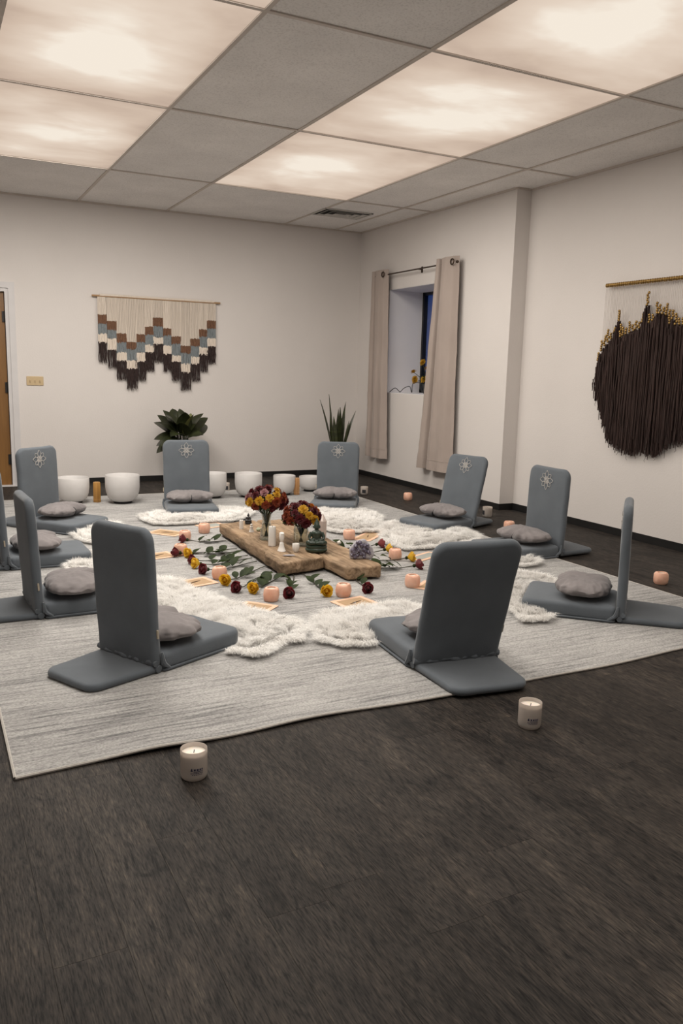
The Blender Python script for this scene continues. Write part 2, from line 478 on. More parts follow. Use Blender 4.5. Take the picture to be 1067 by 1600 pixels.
M['dowel'] = simple('tan_wood_dowel', (.40, .25, .13), (.33, .20, .10), scale=8, rough=.6, stretch=(.5, 6, 6))
M['yarn_cream'] = simple('cream_yarn', (.72, .635, .55), (.64, .56, .48), scale=70, rough=.95, stretch=(1, 1, .1))
M['yarn_brown'] = simple('tan_brown_yarn', (.175, .090, .052), (.13, .064, .038), scale=70, rough=.95)
M['yarn_blue'] = simple('grey_blue_yarn', (.21, .235, .25), (.16, .18, .19), scale=70, rough=.95)
M['yarn_dark'] = simple('dark_brown_yarn', (.038, .022, .020), (.022, .013, .012), scale=70, rough=.95)
M['yarn_choc'] = simple('chocolate_yarn', (.042, .021, .017), (.022, .011, .009), scale=40, rough=.9, stretch=(1, 1, .1))
M['string'] = simple('white_cotton_string', (.62, .57, .53), rough=.9)
M['doorwood'] = simple('oak_door_veneer', (.235, .115, .032), (.17, .078, .02), scale=5, rough=.4, stretch=(7, 1, .5))
M['steel'] = simple('dark_steel', (.03, .028, .028), rough=.4, metal=.5)
M['ivory'] = simple('ivory_plastic', (.55, .42, .25), (.52, .39, .23), rough=.4)
M['frame'] = simple('black_window_frame', (.008, .008, .010), rough=.4)
M['cable'] = simple('black_cable', (.02, .02, .022), rough=.5)
M['ventwhite'] = simple('vent_enamel', (.55, .53, .50), (.50, .48, .45), rough=.5)
M['ventdark'] = simple('vent_shade_black', (.012, .011, .010), rough=.9)
M['outside'] = simple('blue_dusk_plaster', (.05, .09, .2), rough=.9)

def glass_mat(name, tint, gl=.12):
    t = NT(name)
    tr = t.node('ShaderNodeBsdfTransparent'); tr.inputs[0].default_value = (*tint, 1)
    gg = t.node('ShaderNodeBsdfGlossy'); gg.inputs['Roughness'].default_value = .05
    lw = t.node('ShaderNodeLayerWeight', i_Blend=.35)
    mr = t.node('ShaderNodeMapRange'); t.link(lw.outputs['Facing'], mr.inputs[0]); mr.inputs[3].default_value = .04; mr.inputs[4].default_value = gl+.35
    mx = t.node('ShaderNodeMixShader'); t.link(mr.outputs[0], mx.inputs[0]); t.link(tr.outputs[0], mx.inputs[1]); t.link(gg.outputs[0], mx.inputs[2])
    t.link(mx.outputs[0], t.out.inputs[0])
    return t.m
M['vase'] = glass_mat('clear_vase_glass', (.88, .90, .87), .25)
for k_ in ('redrose', 'pinkrose', 'yellowrose', 'mum_red', 'mum_rust', 'mum_orange', 'mum_yellow', 'mum_pink', 'leaf'): translucent(M[k_], .40)
translucent(M['jar'], .55)
M['pane'] = glass_mat('window_glass', (.92, .95, 1.0), .0)
t_ = NT('blue_lamp_globe')
em_ = t_.node('ShaderNodeEmission'); em_.inputs[0].default_value = (.02, .16, .75, 1); em_.inputs[1].default_value = .9
t_.link(em_.outputs[0], t_.out.inputs[0]); M['globe'] = t_.m

# ================================================================ THE SETTING
def struct(name, mb, mat, smooth=False):
    return tag(mb.build(name, mat, None, smooth), kind='structure')

# floor with individual planks
RX0, RX1, RY0, RY1 = -4.455, -.885, -6.24, -.955
floor = struct('floor', MB().box(XL, XR2+.02, YF, YB+.02, -.06, -.004), M['subfloor'])
PWID, PLEN = .152, 1.22
def plank_mesh(L, W):
    g = .00015; c = .00035
    x0, x1, y0, y1 = g, W-g, g, L-g
    vs = [(x0, y0, -.004), (x1, y0, -.004), (x1, y1, -.004), (x0, y1, -.004),
          (x0, y0, -c), (x1, y0, -c), (x1, y1, -c), (x0, y1, -c),
          (x0+c, y0+c, 0), (x1-c, y0+c, 0), (x1-c, y1-c, 0), (x0+c, y1-c, 0)]
    fs = []
    for a in (0, 4):
        for j in range(4):
            fs.append((a+j, a+(j+1) % 4, a+4+(j+1) % 4, a+4+j))
    fs.append((8, 9, 10, 11))
    return MB().add(vs, fs).mesh('plank', M['plank'], False)
PM = {}
x = -4.16-PWID*15
ci = 0
pr_ = random.Random(3)
while x < XR2:
    off = {15: -6.73, 18: -7.34, 22: -6.91}.get(ci, -6.73+pr_.choice([.2, .41, .61, .81, 1.02]) - ci % 2*.17)
    y = off
    while y > -8.7: y -= PLEN
    while y < YB:
        y0, y1 = max(y, YF), min(y+PLEN, YB)
        x1 = min(x+PWID, XR2)
        hidden = x > RX0+.05 and x1 < RX1-.05 and y0 > RY0+.05 and y1 < RY1-.05
        front = y1 < -8.45 or (x1 < -5.2 and y1 < -2.0)
        inside = x < XR-.01 or y1 < YS+.3
        if not hidden and not front and inside and x1-x > .01 and y1-y0 > .02:
            k = (round(y1-y0, 3), round(x1-x, 3))
            if k not in PM: PM[k] = plank_mesh(*k)
            link('plank', PM[k], floor, (x, y0, 0))
        y += PLEN
    x += PWID; ci += 1

# walls
T = .5
DX0, DX1, DZ = -4.78, -3.845, 1.93          # door opening in the back wall
mb = MB()
mb.box(XL, DX0, YB, YB+.14, 0, H); mb.box(DX0, DX1, YB, YB+.14, DZ, H); mb.box(DX1, XR+T, YB, YB+.14, 0, H)
struct('wall_back', mb, M['wall'])
WY0, WY1, WZ0, WZ1 = -1.80, -.70, .992, 2.11  # window opening in the right wall
mb = MB()
mb.box(XR, XR+T, WY1, YB, 0, H); mb.box(XR, XR+T, YS, WY0, 0, H)
mb.box(XR, XR+T, WY0, WY1, 0, WZ0); mb.box(XR, XR+T, WY0, WY1, WZ1, H)
mb.box(XR2, XR2+T, YF, YS, 0, H)
struct('wall_right', mb, M['wall'])
struct('wall_left', MB().box(XL-.14, XL, YF, YB, 0, H), M['wall'])
struct('wall_front', MB().box(XL, XR2+T, YF-.14, YF, 0, H), M['wall'])
# painted lining of the window recess
mb = MB()
mb.box(.004, .43, WY1-.004, WY1, WZ0, WZ1); mb.box(.004, .43, WY0, WY0+.004, WZ0, WZ1)
mb.box(.004, .43, WY0, WY1, WZ1-.004, WZ1); mb.box(.004, .43, WY0, WY1, WZ0, WZ0+.004)
struct('trim_1', mb, M['reveal'])

# baseboards
HB = .058
struct('baseboard_back', MB().box(DX1+.06, XR, YB-.008, YB, 0, HB), M['base'])
mb = MB()
mb.box(XR-.008, XR, YS, YB-.008, 0, HB); mb.box(XR-.008, XR2-.008, YS-.008, YS, 0, HB); mb.box(XR2-.008, XR2, YF, YS-.008, 0, HB)
struct('baseboard_right', mb, M['base'])

# door
d = struct('door_1', MB().box(DX0+.035, DX1-.04, .035, .075, .012, DZ-.038), M['doorwood'])
mb = MB()
for sx in (DX0, DX1-.035): mb.box(sx, sx+.035, -.004, .12, 0, DZ)
mb.box(DX0+.035, DX1-.035, -.004, .12, DZ-.035, DZ)
mb.box(DX1-.002, DX1+.055, -.014, -.0005, 0, DZ+.055); mb.box(DX0-.055, DX0+.002, -.014, -.0005, 0, DZ+.055); mb.box(DX0+.002, DX1-.002, -.014, -.0005, DZ-.002, DZ+.055)
mb.build('door_frame', M['trim'], d, False)
for z in (1.66, .98, .27):
    hb = MB().box(DX1-.062, DX1-.036, .022, .036, z-.05, z+.05)
    hb.tube([(DX1-.039, .020, z-.052), (DX1-.039, .020, z+.052)], .008, 8)
    hb.build('hinge', M['steel'], d)
MB().box(DX0, DX1, -.02, .12, .0005, .012).build('threshold', M['trim'], d, False)
kb = MB(); kb.lathe([(.0, 0), (.012, 0), (.012, .03), (.026, .045), (.028, .06), (.018, .07), (0, .072)], 16, Matrix.Translation((DX0+.11, .035, .93)) @ Matrix.Rotation(R(90), 4, 'X'))
kb.build('door_knob', M['steel'], d)
struct('wall_door_backing', MB().box(DX0-.1, DX1+.1, .14, .16, 0, DZ+.1), M['ventdark']).name = 'trim_2'

# window
wd = struct('window_1', MB().box(.455, .459, WY0, WY1, WZ0, WZ1), M['pane'])
fb = MB()
fb.box(.43, .48, WY1-.035, WY1, WZ0, WZ1); fb.box(.43, .48, WY0, WY0+.035, WZ0, WZ1)
fb.box(.43, .48, WY0, WY1, WZ0, WZ0+.035); fb.box(.43, .48, WY0, WY1, WZ1-.035, WZ1)
fb.box(.435, .475, (WY0+WY1)/2-.015, (WY0+WY1)/2+.015, WZ0, WZ1)
fb.build('window_frame', M['frame'], wd, False)

# ceiling: backing, tiles, grid bars
ceil = struct('ceiling', MB().box(XL, XR2+T, YF, YB, H+.03, H+.08), M['tile'])
LIGHTS = {(2, 1): 'left light panel of the row nearest the back wall', (4, 1): 'glowing light panel nearest the window corner and air vent',
          (2, 2): 'large left light panel filling the upper left corner', (4, 2): 'middle light panel of the right-hand row',
          (2, 3): 'cropped light panel at the top left edge', (4, 3): 'large right light panel at the top right edge',
          (2, 4): 'added unseen left light panel overhead, just beyond the top picture edge', (4, 4): 'added unseen right light panel overhead, just beyond the top picture edge'}  # overhead row: unseen panels added to light the foreground
for i in range(len(GX)-1):
    for j in range(len(GY)-1):
        x0, x1, y1, y0 = GX[i], GX[i+1], GY[j], GY[j+1]
        cx, cy = (x0+x1)/2, (y0+y1)/2
        w_, h_ = (x1-x0)-.004, (y1-y0)-.004
        if (i, j) in LIGHTS:
            t = thing('ceiling_light', LIGHTS[(i, j)], 'ceiling light', (cx, cy, H), 0, 'square luminous ceiling panels')
            MB().box(-w_/2, w_/2, -h_/2, h_/2, .004, .012).build('diffuser', M['panel'], t, False)
            hs = MB()
            hs.box(-w_/2, -w_/2+.012, -h_/2, h_/2, .012, .028); hs.box(w_/2-.012, w_/2, -h_/2, h_/2, .012, .028)
            hs.box(-w_/2, w_/2, -h_/2, -h_/2+.012, .012, .028); hs.box(-w_/2, w_/2, h_/2-.012, h_/2, .012, .028)
            hs.build('housing', M['ventwhite'], t, False)
            L = bpy.data.lights.new('panel_lamp', 'AREA'); L.shape = 'RECTANGLE'; L.size = w_-.05; L.size_y = h_-.05
            L.color = LAMP_COL
            # the left row burns brighter, the row overhead is dimmed
            L.energy = LAMP_W*(1.0 if i == 4 else 2.5)*{1: 1.75, 2: .80, 3: .72, 4: .62}.get(j, 1)*h_/1.7
            lo = bpy.data.objects.new('panel_lamp', L); COL.objects.link(lo); lo.parent = t; lo.location = (0, 0, .001)
        else:
            if i == 5 and j == 0: pass
            MB().box(-w_/2, w_/2, -h_/2, h_/2, .004, .02).build('ceiling_tile', M['tile'], ceil, False, (cx, cy, H))
for gx in GX[1:-1]:
    MB().box(gx-.012, gx+.012, YF, YB, H-.003, H+.004).build('grid_bar', M['tbar'], ceil, False)
for gy in GY[1:-1]:
    MB().box(XL, XR2, gy-.012, gy+.012, H-.0035, H+.0035).build('grid_bar', M['tbar'], ceil, False)
wm = MB()
wm.box(DX0-2, XR, YB-.014, YB, H-.012, H+.004)
wm.box(XR-.014, XR, YS, YB-.014, H-.012, H+.004); wm.box(XR, XR2, YS-.014, YS, H-.012, H+.004); wm.box(XR2-.014, XR2, YF, YS-.014, H-.012, H+.004)
struct('trim_3', wm, M['tbar'])

# square ceiling air vent
v = thing('ceiling_vent', 'square louvred air vent in the ceiling near the window corner', 'vent', (-.715, -.90, H), 0)
MB().box(-.255, .255, -.165, .165, -.0015, .003).build('shade_sheet', M['ventdark'], v, False)  # flat black sheet, its colour stands in for shade inside the vent
fr = MB()
for (a, b) in ((.27, .18),):
    fr.box(-a, a, -b, -b+.012, -.008, .002); fr.box(-a, a, b-.012, b, -.008, .002); fr.box(-a, -a+.015, -b, b, -.008, .002); fr.box(a-.015, a, -b, b, -.008, .002)
fr.build('vent_frame', M['ventwhite'], v, False)
for k, (a, b) in enumerate(((.228, .146), (.158, .100), (.088, .054))):
    # sloped square louvre ring
    a2, b2 = a-.030, b-.022
    zt, zb = -.003, -.014
    vs = [(-a, -b, zb), (a, -b, zb), (a, b, zb), (-a, b, zb), (-a2, -b2, zt), (a2, -b2, zt), (a2, b2, zt), (-a2, b2, zt)]
    vs += [(p[0], p[1], p[2]+.003) for p in vs]
    fs = []
    for j in range(4):
        q = (j+1) % 4
        fs += [(j, 4+j, 4+q, q), (8+j, 8+q, 12+q, 12+j), (j, q, 8+q, 8+j), (4+j, 12+j, 12+q, 4+q)]
    MB().add(vs, fs).build('louvre', M['ventwhite'], v, False)

# light switch
s = thing('light_switch', 'ivory three-gang light switch plate beside the door', 'light switch', (-3.632, 0, 1.048))
mb = MB(); pad(mb, round_poly([(-.08, -.045, .008), (.08, -.045, .008), (.08, .045, .008), (-.08, .045, .008)], 4), 0, .007, .0025, M=Matrix.Rotation(R(90), 4, 'X'))
mb.build('cover_plate', M['ivory'], s)
for k in (-1, 0, 1):
    MB().box(k*.046-.005, k*.046+.005, -.017, -.006, -.011, .011, Matrix.Rotation(R(12), 4, 'X')).build('toggle', M['ivory'], s, False)

# ================================================================ RUG
rug = thing('area_rug', 'large grey and cream streaked area rug under the chair circle', 'rug', (-2.67, -3.6, 0))
nx, ny = 90, 110
RT = .009
def rug_z(x, y):
    # slight ripple lifting the front left edge
    e = max(0, 1-(y-RY0)/.35)
    a = .011*e*e*math.exp(-((x+4.02)/.16)**2)+.006*e*e*math.exp(-((x+3.5)/.2)**2)+.005*e*e*math.exp(-((x+2.9)/.2)**2)
    return a
vs, fs = [], []
for side in (0, 1):
    for j in range(ny+1):
        for i in range(nx+1):
            tx = (i/nx); ty = (j/ny); ty = ty**1.3
            X = RX0+(RX1-RX0)*tx; Y = RY0+(RY1-RY0)*ty
            Yw = Y + (.012*math.sin(X*3.1)+.008*math.sin(X*7))*max(0, 1-(Y-RY0)/.4)
            vs.append((X+2.67, Yw+3.6, rug_z(X, Y)+(RT if side else .001)))
st = (nx+1)*(ny+1)
for j in range(ny):
    for i in range(nx):
        a = j*(nx+1)+i
        fs.append((st+a, st+a+1, st+a+nx+2, st+a+nx+1)); fs.append((a, a+nx+1, a+nx+2, a+1))
rim = [i for i in range(nx+1)]+[(j)*(nx+1)+nx for j in range(1, ny+1)]+[ny*(nx+1)+i for i in range(nx-1, -1, -1)]+[j*(nx+1) for j in range(ny-1, 0, -1)]
for k in range(len(rim)):
    a, b = rim[k], rim[(k+1) % len(rim)]
    fs.append((a, b, st+b, st+a))
MB().add(vs, fs).build('pile', M['rug'], rug)
bd = MB()
bd.tube([Vector(vs[st+a])+Vector((0, 0, -.0035)) for a in rim]+[Vector(vs[st+rim[0]])+Vector((0, 0, -.0035))], .0055, 6, False)
bd.build('binding', M['rug_edge'], rug)

# ================================================================ MEDITATION CHAIRS
def lotus_mesh():
    mb = MB()
    def petal(ang, r0, r1, wd, th=.0032, z=.0):
        pts = []
        n = 9
        for sgn in (1, -1):
            seq = []
            for k in range(n):
                t = k/(n-1)
                wv = wd*math.sin(math.pi*min(1, t*.97+.015))**.9*(1-.25*t)
                seq.append((sgn*wv, r0+(r1-r0)*t))
            pts.append(seq)
        ca, sa = math.cos(ang), math.sin(ang)
        for seq in pts:
            mb.tube([(x*ca-y*sa, x*sa+y*ca, z) for x, y in seq], th*.5, 4)
    for k in range(4): petal(k*math.pi/2, .010, .066, .019)
    for k in range(4): petal(k*math.pi/2+math.pi/4, .022, .060, .016)
    for k in range(8): petal(k*math.pi/4+math.pi/8, .004, .028, .008, .0026)
    return mb.mesh('lotus_embroidery', M['emb'])
def make_chair():
    t = thing('floor_chair', 'x', 'floor chair', (0, 0, 0), 0, 'slate grey folding floor chairs around the rug')
    mb = MB()
    pad(mb, densify(round_poly([(-.005, -.198, .025), (.465, -.212, .05), (.465, .212, .05), (-.005, .198, .025)], 6), .06), 0.0, .078, .022, .006, wob=.004, seed=2)
    mb.build('seat', M['fabric'], t)
    sp = MB()
    ol = round_poly([(.0, -.202, .02), (.468, -.215, .05), (.468, .215, .05), (.0, .202, .02)], 6)
    sp.tube([(p[0], p[1], .008) for p in ol]+[(ol[0][0], ol[0][1], .008)], .006, 5, False)
    sp.build('seat_piping', M['fabric'], t)
    b = MB()
    # panel local: x thickness (front +x), y width, z height, pivot at the hinge
    Mt = Matrix(((0, 0, 1, 0), (1, 0, 0, 0), (0, 1, 0, 0), (0, 0, 0, 1)))
    pad(b, densify(round_poly([(-.196, -.03, .03), (.196, -.03, .03), (.2, .545, .062), (-.2, .545, .062)], 8), .06), -.046, 0.0, .021, .003, wob=.003, seed=9, M=Mt)
    bo = b.build('backrest', M['fabric'], t, True, (-.004, 0, .048), (0, 0, 0))
    lm = link('lotus_embroidery', lotus_mesh(), bo, (.0045, 0, .455), (R(90), 0, R(90)))
    f = MB()
    pad(f, densify(round_poly([(-.345, -.165, .06), (-.02, -.192, .02), (-.02, .192, .02), (-.345, .165, .06)], 7), .06), 0.0, .031, .0145, .003, wob=.002, seed=5)
    f.build('rear_flap', M['fabric'], t)
    h = MB()
    rg = random.Random(4)
    for (zz, xx, rad) in ((.020, -.022, .017), (.040, -.040, .012)):
        pts, rs = [], []
        for k in range(25):
            y = -.198+.396*k/24
            pts.append((xx+rg.uniform(-.004, .004), y, zz+rg.uniform(-.003, .003)+.004*math.sin(k*.9)))
            rs.append(rad*(1+rg.uniform(-.18, .18)))
        h.tube(pts, rs, 8)
    h.build('hinge_fold', M['fabric'], t)
    for sy in (-1, 1):
        k = MB()
        for q in range(3):
            pts = [(.03-.02*q, sy*.200, .012+.012*q), (.0-.004*q, sy*.206, .035+.008*q), (-.012, sy*.202, .062+.012*q)]
            k.tube(pts, [.007, .010, .006], 6)
        k.build('corner_pleat', M['fabric'], t)
    MB().box(-.026, -.018, -.204, -.197, .10, .135).build('care_tag', M['tag'], bo, False)
    return t
chair = make_chair()
CH = [  # hinge x, y, facing degrees, recline degrees, scale, label
    (-3.915, -5.43, 27, 3, (.96, .90, 1.0), 'grey floor chair in the left foreground seen from behind'),
    (-2.70, -5.97, 83, 16, (1, 1, 1), 'grey floor chair at the front rug edge, leaning back, seen from behind'),
    (-1.475, -5.687, 133, -.5, (1, 1, 1), 'grey floor chair on the right seen edge-on from its side'),
    (-.852, -4.37, 178.5, 2, (1, 1, 1), 'grey floor chair below the dark brown wall hanging'),
    (-.845, -3.31, 196, 15, (.98, .98, .98), 'grey floor chair in front of the right-hand curtain, tilted back'),
    (-1.30, -2.09, 238, 8, (.97, .97, .97), 'grey floor chair in front of the snake plant'),
    (-2.635, -1.86, 260, 7, (1, 1, 1), 'grey floor chair in front of the broad-leaved plant'),
    (-3.87, -2.24, 310, 2, (1, 1, 1), 'grey floor chair nearest the brown door, lotus emblem showing'),
    (-4.175, -4.50, 3, 3, (.98, .96, .99), 'grey floor chair second from left, side edge toward the camera'),
    (-4.225, -3.435, 0, 3, (1, 1, 1), 'grey floor chair cut off by the left picture edge'),
]
CUSH_ON = ['left foreground chair', 'front chair seen from behind', 'right side-on chair', 'chair below the brown hanging', 'tilted chair by the curtain',
           'chair before the snake plant', 'chair before the broad-leaved plant', 'chair nearest the door', 'second chair from left', 'chair cut by the left edge']

def cushion_mesh(seed):
    """crescent buckwheat cushion: soft, wrinkled, notched at the front"""
    rg = random.Random(seed)
    nu, nv = 110, 30
    ph = [rg.uniform(0, 6.28) for _ in range(4)]
    vs, fs = [], []
    a, b, hh = .135, .188, .100
    def ridge(v): return 1-abs(noise.noise(v))*2
    def P(t, u):
        ct, stt = math.cos(t), math.sin(t)
        rr = (1-abs(u)**2.3)**(1/2.3)
        ex = .80
        x = a*math.copysign(abs(ct)**ex, ct)*rr
        y = b*math.copysign(abs(stt)**ex, stt)*rr
        notch = math.exp(-(y/.030)**2)*max(0, ct)
        x -= .030*notch*rr
        z = hh/2*u*(1-.22*(abs(stt)**2)*rr)
        # gathered pleats running in from the rim and puckers round the notch
        g = Vector((x*16+seed*3, y*16, u*1.2))
        w_ = .0045*ridge(g)*(1-.5*max(0, u))+.0028*ridge(g*2.6)
        w_ += .0035*math.sin(17*t+ph[0]+3*math.sin(2*t))*(1-u*u)
        z += (.011*noise.noise(Vector((x*9+seed*3, y*9, 1.3)))+.006*ridge(Vector((x*14+seed, y*20, 5.1)))+.0035*ridge(Vector((x*34+seed, y*30, 2.1)))-.005)*(1 if u > -.1 else .15)
        if u > 0: z -= .016*math.exp(-(y/.022)**2)*max(0, (x+.03)/a)
        k = 1+w_/.12
        return (x*k, y*k, max(0.001, z+hh/2))
    vs.append(P(0, -1))
    for i in range(1, nv):
        u = -math.cos(math.pi*i/nv)
        for j in range(nu): vs.append(P(2*math.pi*j/nu, u))
    vs.append(P(0, 1))
    fs += [(0, 1+(j+1) % nu, 1+j) for j in range(nu)]
    for i in range(nv-2):
        for j in range(nu):
            fs.append((1+i*nu+j, 1+i*nu+(j+1) % nu, 1+(i+1)*nu+(j+1) % nu, 1+(i+1)*nu+j))
    L = len(vs)-1
    fs += [(L, 1+(nv-2)*nu+j, 1+(nv-2)*nu+(j+1) % nu) for j in range(nu)]
    return MB().add(vs, fs).mesh('cover', M['cushion'])
seam = MB()
for sy in (-1, 1):
    seam.tube([(.060, sy*.150, .030), (.082, sy*.135, .035), (.100, sy*.115, .032)], .004, 5)
strap = MB()
strap.tube([(.080, -.010, .014), (.106, -.006, .020), (.114, 0, .036), (.108, .005, .054), (.088, .006, .070)], .005, 5)
STRAP = strap.mesh('handle_loop', M['strap'])
CUSH = [cushion_mesh(k*5+1) for k in range(3)]
RZ = RT+.001
cush_pose = [(.135, .0, -8), (.15, -.045, 5), (.17, 0, 0), (.15, 0, 6), (.15, 0, -4), (.17, 0, 0), (.17, 0, 0), (.17, .02, 8), (.165, -.035, -10), (.16, -.02, 5)]
FOOT = []
for i, (cx, cy, fa, rec, csc, lab) in enumerate(CH):
    c = chair if i == 0 else copy_tree(chair)
    c.location = (cx, cy, RZ); c.rotation_euler = (0, 0, R(fa)); c['label'] = lab; c.scale = csc
    for ch_ in c.children:
        if ch_.name.startswith('backrest'): ch_.rotation_euler = (0, -R(rec), 0)
    ca, sa = math.cos(R(fa)), math.sin(R(fa))
    FOOT.append((cx, cy, ca, sa))
    px, py, pa = cush_pose[i]
    q = thing('meditation_cushion', 'taupe crescent cushion on the '+CUSH_ON[i], 'cushion', (cx+px*ca-py*sa, cy+px*sa+py*ca, RZ+.083), R(fa+pa), 'taupe crescent cushions on the floor chairs')
    link('cover', CUSH[i % 3], q)
    link('handle_loop', STRAP, q)

def in_seat_np(x, y, m=.0):
    r_ = np.zeros(len(x), bool)
    for (cx, cy, ca, sa) in FOOT:
        dx, dy = x-cx, y-cy
        lx, ly = dx*ca+dy*sa, -dx*sa+dy*ca
        r_ |= (lx > -.36-m) & (lx < .475+m) & (np.abs(ly) < np.where(lx > -.02, .215, .19)+m)
    return r_

# ================================================================ SHEEPSKINS
def smooth_blob(pts, it=2):
    for _ in range(it):
        out = []
        for i, p in enumerate(pts):
            q = pts[(i+1) % len(pts)]
            out += [(p[0]*.75+q[0]*.25, p[1]*.75+q[1]*.25), (p[0]*.25+q[0]*.75, p[1]*.25+q[1]*.75)]
        pts = out
    return pts
FURS = [
    ([(-3.46, -4.12), (-3.62, -4.25), (-3.66, -4.75), (-3.60, -5.36), (-3.46, -5.62), (-3.20, -5.50), (-3.04, -5.26), (-3.26, -5.02), (-3.36, -4.62)], 'white sheepskin in front of the left foreground chair'),
    ([(-3.12, -5.46), (-3.02, -5.22), (-2.80, -5.17), (-2.48, -5.16), (-2.30, -5.35), (-2.42, -5.66), (-2.80, -5.68), (-3.00, -5.66)], 'white sheepskin in front of the chair at the front rug edge'),
    ([(-1.50, -4.78), (-1.92, -5.30), (-2.08, -5.66), (-1.82, -5.66), (-1.45, -5.30), (-1.30, -4.92)], 'white sheepskin under the side-on chair on the right'),
    ([(-1.62, -4.30), (-1.58, -4.58), (-1.20, -4.76), (-1.02, -4.56), (-1.20, -4.14)], 'white sheepskin under the chair below the brown hanging'),
    ([(-1.40, -3.10), (-1.66, -3.55), (-1.82, -3.95), (-1.46, -4.10), (-1.02, -3.98), (-.95, -3.62), (-1.10, -3.20)], 'white sheepskin in front of the tilted chair by the curtain'),
    ([(-1.80, -2.42), (-1.98, -2.95), (-1.94, -3.32), (-1.62, -3.42), (-1.34, -3.00), (-1.22, -2.62), (-1.45, -2.30)], 'white sheepskin in front of the chair before the snake plant'),
    ([(-3.16, -2.10), (-3.10, -2.66), (-2.72, -2.60), (-2.36, -2.62), (-2.16, -2.20), (-2.50, -1.96)], 'white sheepskin in front of the chair before the broad-leaved plant'),
    ([(-3.72, -2.52), (-3.74, -3.02), (-3.50, -3.10), (-3.32, -2.72), (-3.40, -2.36)], 'white sheepskin in front of the chair nearest the door'),
    ([(-3.92, -3.50), (-3.92, -3.98), (-3.60, -4.12), (-3.54, -3.66), (-3.70, -3.36)], 'white sheepskin between the two leftmost chairs'),
]
def poly_in(P, X, Y):
    ins = np.zeros(len(X), bool)
    n = len(P); j = n-1
    for i in range(n):
        xi, yi = P[i]; xj, yj = P[j]
        c = ((yi > Y) != (yj > Y)) & (X < (xj-xi)*(Y-yi)/(yj-yi+1e-12)+xi)
        ins ^= c; j = i
    return ins
def sheepskin(pts, label, seed):
    cx = sum(p[0] for p in pts)/len(pts); cy = sum(p[1] for p in pts)/len(pts)
    poly = densify(smooth_blob([(p[0]-cx, p[1]-cy) for p in pts]), .02)
    poly = [(x*(1+.10*noise.noise(Vector((x*5, y*5, seed)))+.10*noise.noise(Vector((x*16, y*16, seed)))), y*(1+.10*noise.noise(Vector((x*5, y*5, seed)))+.10*noise.noise(Vector((x*16, y*16, seed))))) for x, y in poly]
    t = thing('sheepskin_rug', label, 'sheepskin', (cx, cy, RZ), 0, 'white sheepskins in front of the chairs')
    mb = MB()
    hp = [(p[0]*.90, p[1]*.90) for p in poly]
    pad(mb, hp if sum(hp[i-1][0]*hp[i][1]-hp[i][0]*hp[i-1][1] for i in range(len(hp))) > 0 else hp[::-1], 0, .012, .004, .006, seg=2)
    mb.build('hide', M['fur'], t)
    rng = np.random.default_rng(seed)
    P = np.array(poly)
    x0, y0 = P.min(0); x1, y1 = P.max(0)
    area = (x1-x0)*(y1-y0)
    n = int(area*130000)
    X = rng.uniform(x0, x1, n); Y = rng.uniform(y0, y1, n)
    k = poly_in(poly, X, Y) & ~in_seat_np(X+cx, Y+cy, .004)
    X, Y = X[k], Y[k]
    n = len(X)
    m = max(40, int(area*520))
    TX = rng.uniform(x0, x1, m); TY = rng.uniform(y0, y1, m)
    TA = np.array([5*noise.noise(Vector(((a+cx)*2.6, (b+cy)*2.6, seed))) for a, b in zip(TX, TY)])+rng.normal(0, .7, m)+seed; TL = rng.uniform(.75, 1.2, m)
    near = np.empty(n, int)
    for s0 in range(0, n, 4000):
        dd = (X[s0:s0+4000, None]-TX)**2+(Y[s0:s0+4000, None]-TY)**2
        near[s0:s0+4000] = dd.argmin(1)
    L = .064*TL[near]*rng.uniform(.6, 1.25, n)
    tx = X+.22*(TX[near]-X)+L*.62*np.cos(TA[near]+rng.normal(0, .5, n))+rng.normal(0, .006, n)
    ty = Y+.22*(TY[near]-Y)+L*.62*np.sin(TA[near]+rng.normal(0, .5, n))+rng.normal(0, .006, n)
    tz = .014+L*(.30+.22*TL[near]*rng.uniform(.5, 1.3, n))
    rim = ~poly_in([(p[0]*.86, p[1]*.86) for p in poly], X, Y)
    ra = np.arctan2(Y, X)+rng.normal(0, .45, n)
    tx[rim] = (X+L*.8*np.cos(ra))[rim]; ty[rim] = (Y+L*.8*np.sin(ra))[rim]; tz[rim] = (.006+L*rng.uniform(.1, .45, n))[rim]
    bad = in_seat_np(tx+cx, ty+cy, .0)
    tx[bad] = X[bad]; ty[bad] = Y[bad]
    mx = X*.6+tx*.4+rng.normal(0, .002, n); my = Y*.6+ty*.4+rng.normal(0, .002, n); mz = .008+tz*.78
    wa = rng.uniform(0, 6.283, n); wx, wy = np.cos(wa)*.00115, np.sin(wa)*.00115
    V = np.empty((n, 5, 3))
    V[:, 0] = np.stack([X-wx, Y-wy, np.full(n, .006)], 1); V[:, 1] = np.stack([X+wx, Y+wy, np.full(n, .006)], 1)
    V[:, 2] = np.stack([mx+wx*.8, my+wy*.8, mz], 1); V[:, 3] = np.stack([mx-wx*.8, my-wy*.8, mz], 1)
    V[:, 4] = np.stack([tx, ty, tz], 1)
    me = bpy.data.meshes.new('wool')
    me.vertices.add(n*5); me.vertices.foreach_set('co', V.reshape(-1))
    b = np.arange(n)[:, None]*5
    loops = np.concatenate([b+0, b+1, b+2, b+3, b+3, b+2, b+4], 1).reshape(-1)
    me.loops.add(n*7); me.loops.foreach_set('vertex_index', loops.astype(np.int32))
    me.polygons.add(n*2)
    ls = np.stack([np.arange(n)*7, np.arange(n)*7+4], 1).reshape(-1)
    me.polygons.foreach_set('loop_start', ls.astype(np.int32))
    me.polygons.foreach_set('use_smooth', np.ones(n*2, bool))
    me.update(calc_edges=True); me.validate()
    me.materials.append(M['fur'])
